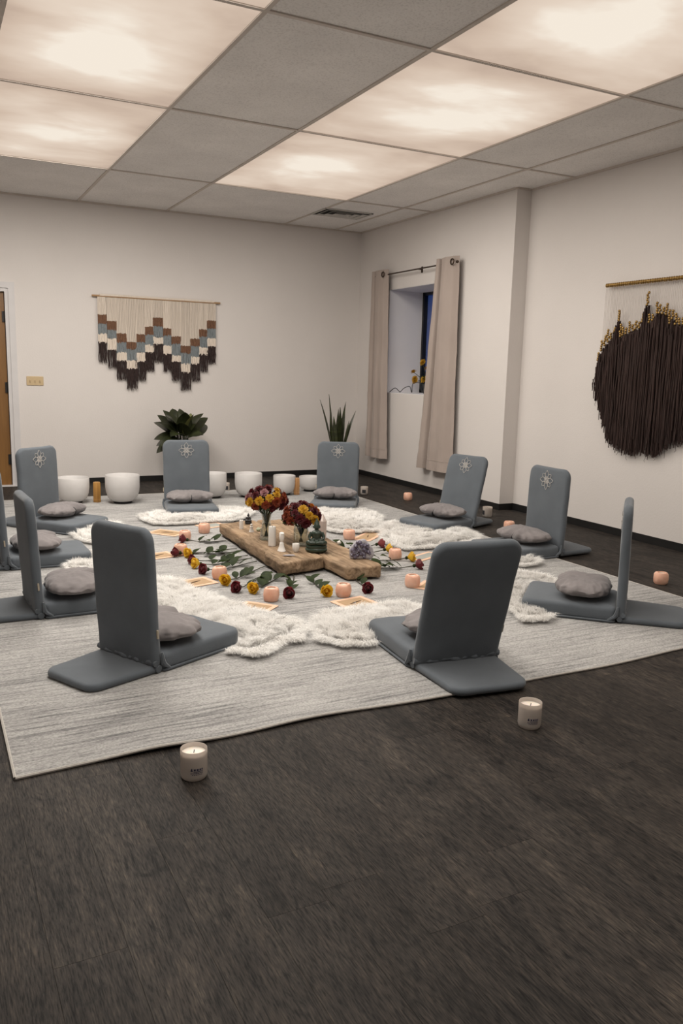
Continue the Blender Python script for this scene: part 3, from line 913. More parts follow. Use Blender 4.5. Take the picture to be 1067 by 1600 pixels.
    tag(link('wool', me, t), kind='stuff')
for i, (pts, lab) in enumerate(FURS): sheepskin(pts, lab, 20+i)

# ================================================================ ALTAR SLAB
slab = thing('altar_slab', 'rough low timber slab at the centre of the rug', 'wood slab', (0, 0, RZ))
def plank_slab(outline, z0, z1, seed):
    ol = densify(outline, .03)
    rg = random.Random(seed)
    out = []
    for (x, y) in ol:
        k = .008*noise.noise(Vector((x*14, y*14, seed)))+.006*noise.noise(Vector((x*40, y*40, seed+3)))
        out.append((x+k, y+k*.8))
    mb = MB()
    pad(mb, out, z0, z1, .012, .001, seg=3, wob=.010, seed=seed)
    return mb
SZ0, SZ1 = .016, .088
plank_slab(round_poly([(-2.815, -4.385, .02), (-2.505, -4.330, .02), (-2.45, -2.99, .03), (-2.755, -3.075, .03)], 3), SZ0, SZ1, 1).build('timber_plank', M['slab'], slab)
plank_slab(round_poly([(-2.497, -4.590, .03), (-2.275, -4.640, .03), (-2.235, -4.02, .03), (-2.23, -3.06, .03), (-2.44, -2.99, .03), (-2.502, -4.36, .02)], 3), SZ0-.004, SZ1-.004, 2).build('timber_plank', M['slab'], slab)
for yy in (-4.15, -3.25):
    MB().box(-2.72, -2.32, yy-.04, yy+.04, .001, .022).build('cleat', M['slab'], slab, False)
TOP = RZ+SZ1+.002

def away(x, y, r):
    d = Vector((x-CAM.x, y-CAM.y)).normalized()
    return x+d.x*r, y+d.y*r

# ---- vases with chrysanthemums
def mum_mesh(mat, r, seed):
    rg = random.Random(seed)
    mb = MB()
    def petal(az, el, L, wd):
        vs = []
        for k, (f, ww, lift) in enumerate(((0, .35, 0), (.5, 1, .10), (.85, .9, .10), (1, .25, .02))):
            for sg in (-1, 1):
                vs.append((f*L, sg*wd*ww*.5, lift*L))
        fs = [(0, 2, 3, 1), (2, 4, 5, 3), (4, 6, 7, 5)]
        mb.add(vs, fs, Matrix.Rotation(az, 4, 'Z') @ Matrix.Rotation(-el, 4, 'Y'))
    for ring, (n, el, L) in enumerate(((12, 5, 1.0), (11, 28, .95), (9, 50, .85), (6, 70, .75))):
        for k in range(n):
            petal(2*math.pi*k/n+ring*.3+rg.uniform(-.15, .15), R(el+rg.uniform(-8, 8)), r*L*rg.uniform(.88, 1.1), r*.42)
    mb.sphere((0, 0, r*.15), (r*.35, r*.35, r*.3), 8, 5)
    return mb.mesh('bloom', mat)
MUMS = {k: [mum_mesh(M['mum_'+k], .037, s_) for s_ in (1, 2)] for k in ('red', 'rust', 'orange', 'yellow', 'pink')}
def leaf_mesh(L, wd, mat, name='leaf', bend=.25, fold=.15):
    vs, fs = [], []
    n = 7
    for k in range(n+1):
        t = k/n
        ww = wd*math.sin(math.pi*t**.8)*.5+.0006
        z = bend*L*math.sin(t*math.pi*.6)-bend*L*t*t*.6
        vs += [(t*L, -ww, z+fold*ww), (t*L, 0, z), (t*L, ww, z+fold*ww)]
    for k in range(n):
        a = k*3
        fs += [(a, a+3, a+4, a+1), (a+1, a+4, a+5, a+2)]
    return MB().add(vs, fs).mesh(name, mat)
LEAF_S = leaf_mesh(.055, .034, M['leaf'])
def bouquet(vx, vy, neck, cz, spread, rz, count, seed, cols, where, first):
    rg = random.Random(seed)
    ga = 2.39996
    for k in range(count):
        f = math.sqrt((k+.5)/count)
        az = k*ga+seed
        phi = f*R(108)
        d_ = Vector((math.sin(phi)*math.cos(az), math.sin(phi)*math.sin(az), math.cos(phi)))
        p = Vector((d_.x*spread, d_.y*spread, cz+d_.z*rz))
        colr = cols[k % len(cols)]
        nm = {'red': 'burgundy', 'rust': 'rust red', 'orange': 'orange', 'yellow': 'yellow', 'pink': 'pale mauve'}[colr]
        cr_ = d_.x*rt.x+d_.y*rt.y; cf_ = d_.x*fw.x+d_.y*fw.y
        sec = 'top' if d_.z > .72 else ('lower ' if d_.z < .2 else 'upper ')+('left' if cr_ < -.45 else 'right' if cr_ > .45 else 'front' if cf_ < 0 else 'back')
        t = thing('chrysanthemum', '%s chrysanthemum at the %s of the %s bouquet' % (nm, sec, where), 'flower', (vx, vy, TOP), 0, '%s blooms in the %s' % (nm, where))
        b = link('bloom', MUMS[colr][k % 2], t, p, d_.to_track_quat('Z', 'Y').to_euler())
        sc_ = rg.uniform(.78, 1.1); b.scale = (sc_, sc_, sc_)
        base = Vector((-d_.x*.012, -d_.y*.012, .022))
        mid = Vector((d_.x*neck*.75, d_.y*neck*.75, first))
        MB().tube([base, mid, (mid+p)/2+Vector((0, 0, .005)), p], [.0022]*4, 5).build('stem', M['leaf'], t)
        l = link('leaf', LEAF_S, t, mid.lerp(p, .45), (rg.uniform(-.5, .5), -rg.uniform(.2, 1.0), az+rg.uniform(-.6, .6)))
        l2 = link('leaf', LEAF_S, t, mid.lerp(p, .75), (rg.uniform(-.5, .5), rg.uniform(-.6, .4), az+rg.uniform(-1.2, 1.2)))
v1x, v1y = away(-2.661, -3.759, .035)
va = thing('flower_vase', 'tall flared clear glass vase behind the white pillar candle', 'vase', (v1x, v1y, TOP), 0)
pf = [(.046, 0), (.047, .006), (.040, .05), (.030, .10), (.028, .13), (.036, .18), (.052, .225)]
MB().lathe(pf+[(r-.003, z) for r, z in reversed(pf[1:])]+[(.0, .008)], 28).build('glass', M['vase'], va)
bouquet(v1x, v1y, .034, .258, .120, .085, 36, 11, ['red', 'rust', 'red', 'yellow', 'red', 'pink', 'rust', 'red', 'yellow', 'red'], 'tall flared vase', .17)
v2x, v2y = away(-2.519, -4.001, .04)
vb = thing('flower_vase', 'short clear glass jar vase next to the green buddha statue', 'vase', (v2x, v2y, TOP), 0)
pf = [(.046, 0), (.049, .008), (.049, .105), (.045, .118), (.047, .130)]
MB().lathe(pf+[(r-.003, z) for r, z in reversed(pf[1:])]+[(.0, .008)], 28).build('glass', M['vase'], vb)
bouquet(v2x, v2y, .038, .182, .105, .085, 30, 5, ['red', 'red', 'red', 'orange', 'red', 'yellow', 'red', 'rust'], 'short jar vase', .125)

# ---- buddha statues
def statue(name, label, loc, rz, scale, mat, base_mat=None):
    t = thing(name, label, 'statue', loc, rz)
    base = MB()
    base.lathe([(0, 0), (.060, 0), (.070, .008), (.073, .018), (.066, .026), (.070, .034), (.067, .045), (.050, .050), (0, .050)], 32, Matrix.Diagonal((.75, 1.03, 1, 1)))
    bo = base.build('lotus_base', base_mat or mat, t)
    b = MB()
    b.sphere((.0, 0, .062), (.045, .066, .020), 20, 12)           # crossed legs
    for sy in (-1, 1):
        b.tube([(-.004, sy*.030, .064), (.020, sy*.055, .062), (.034, sy*.040, .062), (.038, sy*.004, .066)], [.018, .018, .016, .012], 12)
        b.tube([(-.004, sy*.033, .128), (.004, sy*.047, .105), (.014, sy*.045, .086), (.030, sy*.016, .080)], [.0135, .012, .011, .009], 12)
        b.sphere((.004, sy*.0215, .168), (.004, .0045, .012), 8, 6)  # ears
    b.lathe([(0, .055), (.040, .058), (.034, .075), (.030, .090), (.033, .110), (.038, .126), (.030, .138), (.014, .146), (.012, .155), (0, .158)], 24, Matrix.Diagonal((.72, 1.0, 1, 1)))
    b.sphere((.003, 0, .172), (.0205, .0195, .026), 20, 12)        # head
    b.sphere((-.001, 0, .190), (.019, .019, .013), 16, 8)
    b.lathe([(.014, .194), (.013, .203), (.008, .212), (.003, .224), (0, .230)], 14)  # topknot flame
    b.sphere((.0225, 0, .168), (.004, .004, .008), 8, 6)           # nose
    ob = b.build('figure', mat, t)
    rm = ob.modifiers.new('blend', 'REMESH'); rm.mode = 'VOXEL'; rm.voxel_size = .0028; rm.use_smooth_shade = True
    sm = ob.modifiers.new('soften', 'SMOOTH'); sm.iterations = 4; sm.factor = .5
    for o in (ob, bo): o.scale = (scale,)*3
    return t
bx, by = away(-2.512, -4.220, .05)
statue('buddha_statue', 'dark green seated buddha statue on the timber slab', (bx, by, TOP), R(245), .94, M['statue'])
sx, sy = away(-2.568, -3.175, .02)
statue('incense_figure', 'small black seated figure at the far end of the slab', (sx, sy, TOP), R(245), .36, M['blackstatue'])

# ---- crystals and small altar pieces
def tower(name, label, cat, loc, r, h, mat, rz=.2, tip=.28, n=6, tilt=(0, 0)):
    mb = MB(); rg = random.Random(int(h*1000))
    k = [rg.uniform(.88, 1.1) for _ in range(n)]
    vs, fs = [], []
    for z, s_ in ((0, .96), (h*(1-tip), 1)):
        for j in range(n):
            a = 2*math.pi*j/n
            vs.append((r*k[j]*s_*math.cos(a), r*k[j]*s_*math.sin(a), z*(1+.03*rg.uniform(-1, 1))))
    vs.append((r*.1, -r*.05, h))
    for j in range(n): fs += [(j, (j+1) % n, n+(j+1) % n, n+j), (n+j, n+(j+1) % n, 2*n)]
    fs.append(tuple(range(n-1, -1, -1)))
    mb.add(vs, fs)
    o = mb.build(name, mat, None, False, loc, (tilt[0], tilt[1], rz))
    return tag(o, label, cat)
cx_, cy_ = away(-2.287, -3.833, .03)
tower('quartz_point', 'tall pale rose quartz point behind the green buddha statue', 'crystal', (cx_, cy_, TOP-.004), .033, .172, M['quartz'])
cx_, cy_ = away(-2.44, -4.06, .02)
tower('quartz_point', 'slim cloudy quartz point between jar vase and green buddha', 'crystal', (cx_, cy_, TOP-.002), .018, .135, M['clear_quartz'], .5)
cx_, cy_ = away(-2.72, -3.52, .02)
# pillar candle
def pillar(loc, r, h, label):
    t = thing('pillar_candle', label, 'candle', loc)
    MB().lathe([(0, 0), (r*.98, 0), (r, .004), (r*.97, h*.6), (r*.93, h-.004), (r*.88, h), (r*.4, h-.004), (0, h-.005)], 24).build('wax_body', M['white'], t)
    MB().tube([(0, 0, h-.006), (.001, 0, h+.006)], .0012, 5).build('wick', M['wick'], t)
px_, py_ = away(-2.692, -3.936, .024)
pillar((px_, py_, TOP), .025, .125, 'white pillar candle in front of the flared vase')
px_, py_ = away(-2.681, -3.337, .015)
pillar((px_, py_, TOP), .015, .062, 'small white candle at the far left end of the slab')
# selenite chalice figure: white tower on a flared white foot
ax, ay = away(-2.692, -4.094, .02)
t = thing('white_angel_figurine', 'white flared figurine in front of the pillar candle', 'figurine', (ax, ay, TOP))
MB().lathe([(0, 0), (.032, 0), (.028, .006), (.020, .025), (.016, .042), (.015, .050), (.010, .056), (.0165, .070), (.0185, .085), (.0185, .112), (.013, .116), (0, .114)], 20, Matrix.Diagonal((.8, 1.05, 1, 1))).build('robe', M['white'], t)
ax, ay = away(-2.624, -4.158, .018)
t = thing('white_votive_cup', 'small white ceramic cup beside the white figurine', 'cup', (ax, ay, TOP))
MB().lathe([(0, 0), (.012, 0), (.019, .010), (.022, .030), (.022, .052), (.0205, .054), (.019, .052), (.018, .030), (0, .024)], 22).build('cup_body', M['white'], t)
MB().lathe([(0, .026), (.0185, .027), (0, .0275)], 16).build('wax_fill', M['wax'], t)
ax, ay = away(-2.662, -3.488, .015)
t = thing('white_angel_figurine', 'tiny white figurine beside the small black figure', 'figurine', (ax, ay, TOP))
MB().lathe([(0, 0), (.020, 0), (.017, .010), (.009, .034), (.012, .042), (.006, .047), (0, .048)], 14).build('robe', M['white'], t)
MB().sphere((0, 0, .054), .009, 10, 7).build('head', M['white'], t)
def rock(name, label, cat, loc, sz, mat, seed, n=14, rz=0):
    rg = random.Random(seed)
    bm = bmesh.new()
    for _ in range(n):
        v_ = Vector((rg.gauss(0, 1), rg.gauss(0, 1), rg.gauss(0, 1))).normalized()
        bm.verts.new((v_.x*sz[0]/2, v_.y*sz[1]/2, max(0, sz[2]/2+v_.z*sz[2]/2)))
    r_ = bmesh.ops.convex_hull(bm, input=bm.verts)
    bmesh.ops.delete(bm, geom=[g for g in r_['geom_interior'] if isinstance(g, bmesh.types.BMVert)], context='VERTS')
    zmin = min(v_.co.z for v_ in bm.verts)
    for v_ in bm.verts: v_.co.z -= zmin
    me = bpy.data.meshes.new(name); bm.to_mesh(me); bm.free(); me.materials.append(mat)
    return tag(link(name, me, None, loc, (0, 0, rz)), label, cat)
ax, ay = away(-2.60, -3.46, .015)
rock('tumbled_stone', 'pale green tumbled stone beside the tiny white figurine', 'stone', (ax, ay, TOP), (.045, .04, .03), M['greenstone'], 3)
ax, ay = away(-2.25, -4.02, .015)
rock('white_stone', 'white stone chip on the slab right of the green buddha', 'stone', (ax, ay, TOP-.006), (.055, .035, .028), M['white'], 9, rz=.7)
rock('dark_stone', 'flat grey stone in front of the white cup', 'stone', (-2.695, -4.215, TOP-.002), (.085, .032, .008), M['geode'], 5, rz=-.3)
# amethyst geode piece
ax, ay = away(-2.328, -4.474, .03)
am = thing('amethyst_geode', 'purple amethyst geode standing on the slab near the right chair', 'crystal', (ax, ay, TOP-.006), R(-118))
# faces local +x
ol = round_poly([(-.068, 0, .01), (.055, 0, .012), (.075, .030, .01), (.062, .070, .012), (.012, .125, .02), (-.038, .110, .012), (-.075, .060, .012)], 3)
mt = Matrix(((0, 0, 1, 0), (1, 0, 0, 0), (0, 1, 0, 0), (0, 0, 0, 1)))
mb = MB(); pad(mb, ol, -.045, .0, .010, .002, seg=2, wob=.006, seed=4, M=mt); mb.build('rind', M['geode'], am)
rg = random.Random(5)
for k in range(46):
    for _ in range(30):
        u_, v_ = rg.uniform(-.06, .06), rg.uniform(.010, .105)
        if poly_in([(p[0]*.84, .055+(p[1]-.055)*.84) for p in ol], np.array([u_]), np.array([v_]))[0]: break
    r_ = rg.uniform(.008, .015); L = rg.uniform(.012, .024)
    q = MB(); n = 6; vs = []; fs = []
    for z_ in (0, L*.5):
        for j in range(n): vs.append((r_*math.cos(j*math.pi/3), r_*math.sin(j*math.pi/3), z_))
    vs.append((0, 0, L))
    for j in range(n): fs += [(j, (j+1) % n, n+(j+1) % n, n+j), (n+j, n+(j+1) % n, 2*n)]
    Mx = Matrix.Translation((-.006, u_, v_)) @ Vector((1, rg.uniform(-.35, .35)+u_*3, rg.uniform(-.35, .35)+(v_-.06)*3)).to_track_quat('Z', 'Y').to_matrix().to_4x4()
    q.add(vs, fs, Mx).build('crystal_tip', M['amethyst'], am, False)

# ================================================================ SALT TEALIGHTS
def salt_mesh(seed):
    rg = random.Random(seed)
    bm = bmesh.new()
    n = 18
    prof = [(.0, 0), (.034, 0), (.041, .010), (.0435, .035), (.041, .060), (.034, .070), (.023, .071), (.021, .058), (.0, .057)]
    mb = MB()
    def wob(a, z): return 1+.10*noise.noise(Vector((math.cos(a)*1.6+seed*5, math.sin(a)*1.6, z*30)))+.035*math.cos(a*4+seed)
    mb.lathe(prof, n, None, wob)
    me = mb.mesh('salt_block', M['salt'], True)
    return me
SALT = [salt_mesh(k) for k in range(4)]
TL = MB().lathe([(0, .0575), (.018, .0575), (.018, .066), (.016, .066), (.015, .064), (0, .063)], 16).mesh('tealight', M['tealight'])
SALTS = [(-3.061, -4.834, RZ, 'beside the peach card near the left foreground chair'), (-2.671, -4.901, RZ, 'behind the peach card before the front chair'),
         (-2.215, -4.875, RZ, 'left of the front chair back, by dark rose leaves'), (-3.202, -3.620, RZ, 'between peach card and yellow rose on the left'),
         (-3.047, -3.192, RZ, 'at the end of the far left peach card'), (-3.165, -4.297, RZ, 'among rose leaves left of the slab'),
         (-2.840, -2.980, RZ, 'beside the far left corner of the slab'), (-1.951, -4.239, RZ, 'between two yellow roses right of the slab'),
         (-1.936, -3.560, RZ, 'behind the amethyst beside a tan card'), (-.753, -5.340, 0, 'on the dark floor at the far right'),
         (-.512, -2.060, 0, 'on the floor below the right curtain'), (-.540, -3.637, 0, 'half hidden behind a chair near the right wall')]
for k, (x, y, z, wh) in enumerate(SALTS):
    x, y = away(x, y, .036)
    t = thing('salt_tealight_holder', 'peach salt tealight holder '+wh, 'candle holder', (x, y, z), k*1.3, 'peach salt tealight holders')
    link('salt_block', SALT[k % 4], t); link('tealight', TL, t)

# ================================================================ JAR CANDLES
def jar_candle(x, y, r, h, label, big, rz, z=0):
    t = thing('jar_candle', label, 'candle', (x, y, z), rz)
    p = [(r*.86, 0), (r*.95, .004), (r, .014), (r, h*.97), (r*.985, h), (r*.955, h*.985), (r*.94, h*.86)]
    MB().lathe([(0, 0)]+p+[(r*.93, h*.3), (0, h*.29)], 32).build('glass_jar', M['jar'], t)
    MB().lathe([(0, h*.30), (r*.925, h*.30), (r*.925, h*.845), (r*.88, h*.835), (0, h*.83)], 28).build('wax', M['wax'], t)
    MB().tube([(0, 0, h*.82), (.001, .0005, h*.82+.006), (.002, .001, h*.82+.011)], .0013, 5).build('wick', M['wick'], t)
    lb = MB()
    def patch(a0, a1, z0, z1):
        n = max(2, int(abs(a1-a0)/.12)+1)
        vs, fs = [], []
        for i in range(n+1):
            a = a0+(a1-a0)*i/n
            for zz in (z0, z1):
                for rr_ in (r+.0002, r+.0007): vs.append((rr_*math.cos(a), rr_*math.sin(a), zz))
        for i in range(n):
            b = i*4
            fs += [(b+1, b+5, b+7, b+3), (b, b+2, b+6, b+4), (b+2, b+3, b+7, b+6), (b, b+4, b+5, b+1)]
        fs += [(0, 1, 3, 2), (n*4, n*4+2, n*4+3, n*4+1)]
        lb.add(vs, fs)
    if big:
        # printed block: headline marks and two lines of small print
        for (a0, a1) in ((-.48, -.36), (-.26, -.12), (-.05, .09), (.16, .27), (.33, .42)): patch(a0, a1, h*.40, h*.46)
        patch(-.50, -.32, h*.385, h*.398); patch(-.44, -.38, h*.46, h*.485)
        patch(-.28, .42, h*.355, h*.375)
        for k in range(7): patch(-.50+k*.135, -.40+k*.135, h*.30, h*.325)
        for k in range(6): patch(-.40+k*.135, -.31+k*.135, h*.25, h*.268)
        lb.build('label_print', M['ink'], t, False)
    else:
        patch(-.5, .5, h*.22, h*.66); lb.build('label', M['darklabel'], t, False)
    return t
def cam_ang(x, y): return math.atan2(CAM.y-y, CAM.x-x)
for (x, y, r, h, lab, big, da, z) in ((-3.979, -6.478, .0405, .092, 'white jar candle on the floor in front of the rug corner', True, .25, 0), (-2.817, -6.608, .0405, .092, 'white jar candle on the floor beside the front chair flap', True, .35, 0),
                                (-.331, -3.077, .042, .085, 'white jar candle on the floor by the wall corner behind a chair', False, -1.1, 0), (-.742, -1.601, .038, .078, 'white jar candle with dark label right of the snake plant chair', False, -.1, 0),
                                (-1.981, -.979, .036, .085, 'white jar candle with dark label between two singing bowls', False, .1, RZ)):
    x, y = away(x, y, r*.9)
    if lab.endswith('singing bowls'): z = 0 if y > RY1 else RZ
    jar_candle(x, y, r, h, lab, big, cam_ang(x, y)+da, z)

# ================================================================ SINGING BOWLS
def bowl(x, y, r, h, label):
    x, y = away(x, y, r*.75)
    z = RZ if y < RY1+.02 and y-r < RY1 else 0
    t = thing('singing_bowl', label, 'singing bowl', (x, y, z), 0, 'frosted white crystal singing bowls')
    MB().lathe([(r*.42, .0), (r*.52, 0), (r*.56, .008), (r*.52, .014), (r*.42, .014), (r*.42, 0)], 28).build('rubber_ring', M['rubber'], t)
    o = [(0, .010), (r*.35, .011), (r*.62, .020), (r*.84, .20*h), (r*.95, .38*h), (r, .60*h), (r*1.0, h-.004), (r*.985, h)]
    i_ = [(r*.955, h-.004), (r*.955, .6*h), (r*.88, .36*h), (r*.6, .13*h), (0, .10*h)]
    MB().lathe(o+i_, 48).build('bowl_body', M['bowl'], t)
bowl(-3.512, -1.363, .140, .225, 'white singing bowl half hidden behind the chair nearest the door')
bowl(-3.114, -1.498, .150, .250, 'large white singing bowl standing fully in view on the left')
bowl(-2.262, -1.447, .120, .235, 'white singing bowl partly behind the chair before the broad-leaved plant')
bowl(-1.941, -1.506, .130, .228, 'white singing bowl behind the tall bouquet')
bowl(-1.556, -1.467, .108, .190, 'small white singing bowl right of the bouquet')
bowl(-1.215, -1.321, .110, .150, 'low white singing bowl behind the snake plant chair')
def block(x, y, r, h, mat, label, n=6, rz=0):
    x, y = away(x, y, r)
    z = RZ if y < RY1+.03 else 0
    t = thing('wooden_mallet', label, 'mallet', (x, y, z), rz)
    MB().lathe([(0, 0), (r*.9, 0), (r, .006), (r, h*.55), (r*.96, h-.005), (r*.86, h), (0, h)], n).build('mallet_head', mat, t)
    MB().lathe([(r*1.005, h*.10), (r*1.03, h*.11), (r*1.03, h*.16), (r*1.005, h*.17)], n).build('band', mat, t)
block(-3.303, -1.325, .036, .180, M['amber'], 'amber wooden mallet standing between two singing bowls', 6, .4)
block(-1.426, -1.466, .032, .165, M['orangewood'], 'pale orange wooden mallet beside the small singing bowl', 6, .2)

# ================================================================ CARDS
def card(x, y, ang, lx, ly, panel, label, motif=True, tilt=0.0):
    t = thing('oracle_card', label, 'card', (x, y, RZ), R(ang), 'peach bordered cards on the rug')
    t.rotation_euler = (R(tilt), 0, R(ang))
    b = MB()
    ol = round_poly([(-lx/2, -ly/2, .008), (lx/2, -ly/2, .008), (lx/2, ly/2, .008), (-lx/2, ly/2, .008)], 3)
    pad(b, ol, .0005, .0035, .0008, 0, seg=1); b.build('border', M['card'], t, False)
    MB().box(-lx/2+.026, lx/2-.026, -ly/2+.026, ly/2-.026, .0035, .0042).build('printed_panel', panel, t, False)
    if motif:
        m = MB(); m.tube([(-.045, -.012, .0050), (-.01, -.002, .0055), (.045, .014, .0050)], [.001, .004, .0015], 6); m.build('motif', M['card_ink'], t)
card(-3.085, -2.86, -52, .26, .17, M['card_tan'], 'tan peach-edged card at the far left before the chair', True)
card(-3.335, -3.57, 12, .21, .17, M['card_tan'], 'peach-edged card half hidden by the left foreground chair back')
card(-3.315, -4.305, 14, .225, .165, M['card_tan'], 'peach-edged tan card lying left of the slab', True)
card(-3.190, -4.905, 40, .205, .190, M['card_tan'], 'peach-edged card touching the left foreground sheepskin')
card(-2.655, -5.015, 9, .210, .185, M['card_tan'], 'peach-edged card at the front below the slab')
card(-1.745, -3.50, 40, .31, .15, M['card_tan'], 'tan card with slats right of the quartz point', True)
card(-1.705, -4.215, 24, .28, .13, M['card_grey'], 'peach-edged card with grey panel right of the slab', False)
card(-2.690, -2.70, 15, .21, .17, M['card_grey'], 'peach-edged card with grey panel beyond the far slab end', False)
card(-2.08, -4.88, 38, .20, .17, M['card_tan'], 'peach-edged card half hidden by the front chair back', False)

# ================================================================ ROSES ON THE RUG
def rose_mesh(mat, seed, r=.026):
    rg = random.Random(seed)
    mb = MB()
    for ring, (n, rad, ht, op) in enumerate(((3, .48, 1.05, -.35), (4, .76, 1.0, -.12), (5, 1.0, .80, .42))):
        for k in range(n):
            a0 = 2*math.pi*k/n+ring*.7+rg.uniform(-.2, .2)
            span = 2*math.pi/n*1.35; kr = rg.uniform(.86, 1.12); kh = rg.uniform(.86, 1.1)
            vs, fs = [], []
            for j in range(6):
                v_ = j/5
                for i in range(6):
                    u_ = i/5-.5
                    a = a0+u_*span
                    rr_ = kr*r*rad*(.30+.74*math.sin(min(1, v_*1.5)*math.pi*.5))*(1+op*max(0, v_-.55)**1.0*1.6)*(1-.08*abs(u_))
                    z_ = kh*r*1.9*ht*v_*(1-.34*(abs(u_)*2)**3*v_)
                    vs.append((rr_*math.cos(a), rr_*math.sin(a), z_))
            for j in range(5):
                for i in range(5): fs.append((j*6+i, j*6+i+1, j*6+i+7, j*6+i+6))
            mb.add(vs, fs)
    mb.sphere((0, 0, r*1.05), (r*.42, r*.42, r*.80), 10, 7)
    return mb.mesh('bloom', mat)
ROSE = {'red': [rose_mesh(M['redrose'], k) for k in (1, 2)], 'yellow': [rose_mesh(M['yellowrose'], k) for k in (3, 4)], 'pink': [rose_mesh(M['pinkrose'], 6)]}
LEAF_R = leaf_mesh(.070, .042, M['leaf'], bend=.18)
def rose(x, y, col, tx, ty, label, leaves, seed):
    rg = random.Random(seed)
    x, y = away(x, y, .015)
    ang = math.atan2(ty-y, tx-x); L = math.hypot(tx-x, ty-y)
    t = thing('cut_rose', label, 'rose', (x, y, RZ), ang, '%s roses laid on the rug' % {'red': 'dark red', 'yellow': 'yellow', 'pink': 'dusty pink'}[col])
    # bloom points away from the slab (local -x), lying on the rug
    link('bloom', ROSE[col][seed % len(ROSE[col])], t, (.016, 0, .027), (0, R(-82), rg.uniform(-.3, .3)))
    MB().lathe([(0, 0), (.010, .003), (.012, .012), (.006, .022), (0, .024)], 8, Matrix.Translation((.034, 0, .0235)) @ Matrix.Rotation(R(-90), 4, 'Y')).build('sepal_cup', M['leaf'], t)
    pts = [(.022, 0, .024), (.07, .004*rg.uniform(-1, 1), .014)]
    k_ = 6
    for k in range(1, k_+1):
        f = k/k_
        pts.append((.07+(L-.07)*f, .014*math.sin(f*3+seed)*rg.uniform(.5, 1), .006+.002*math.sin(f*9)))
    MB().tube(pts, [.0036]+[.0030]*(len(pts)-1), 6).build('stem', M['stem'], t)
    for k in range(leaves+1):
        f = .06+.32*L*(k+.5)/max(1, leaves)*1.1
        l = link('leaf', LEAF_R, t, (f+.03, 0, .012), (rg.uniform(-.4, .4), -rg.uniform(.05, .45), rg.choice((-1, 1))*rg.uniform(.3, 1.1)))
        s_ = rg.uniform(.85, 1.45); l.scale = (s_,)*3
ROSES = [(-3.235, -3.650, 'red', -2.80, -3.56, 'dark red rose pressed against the salt holder left of the slab', 2),
         (-3.165, -3.690, 'yellow', -2.80, -3.64, 'yellow rose at the far end of the left row', 5),
         (-3.195, -3.890, 'red', -2.80, -3.78, 'dark red rose between the two far left yellow roses', 2),
         (-3.204, -3.987, 'yellow', -2.80, -3.87, 'second yellow rose from the far end of the left row', 4),
         (-3.205, -4.140, 'red', -2.80, -3.97, 'dark red rose behind the card left of the slab', 3),
         (-3.170, -4.420, 'yellow', -2.79, -4.10, 'yellow rose in front of the salt holder by the left card', 4),
         (-3.160, -4.595, 'red', -2.78, -4.20, 'dark red rose lying free left of the slab corner', 3),
         (-3.080, -4.645, 'yellow', -2.76, -4.30, 'yellow rose behind the front left salt holder', 4),
         (-2.945, -4.805, 'red', -2.72, -4.33, 'dark red rose pointing at the camera before the slab', 4),
         (-2.750, -4.842, 'yellow', -2.66, -4.33, 'yellow rose pointing at the camera beside the front salt holder', 3),
         (-2.505, -4.872, 'red', -2.42, -4.58, 'dark red rose in front of the amethyst end of the slab', 1),
         (-1.855, -3.870, 'pink', -2.24, -3.78, 'dusty pink rose beside the tan card right of the slab', 3),
         (-1.890, -4.040, 'yellow', -2.24, -3.95, 'pale yellow rose right of the amethyst', 4),
         (-1.880, -4.310, 'yellow', -2.25, -4.12, 'yellow rose in front of the right salt holder', 2),
         (-1.950, -4.515, 'red', -2.27, -4.35, 'dark red rose nearest the front chair back', 5),
         (-3.075, -3.260, 'red', -2.78, -3.30, 'dark red rose beneath the far left salt holder', 3)]
for k, (x, y, c_, tx, ty, lab, nl) in enumerate(ROSES): rose(x, y, c_, tx, ty, lab, nl, k+1)

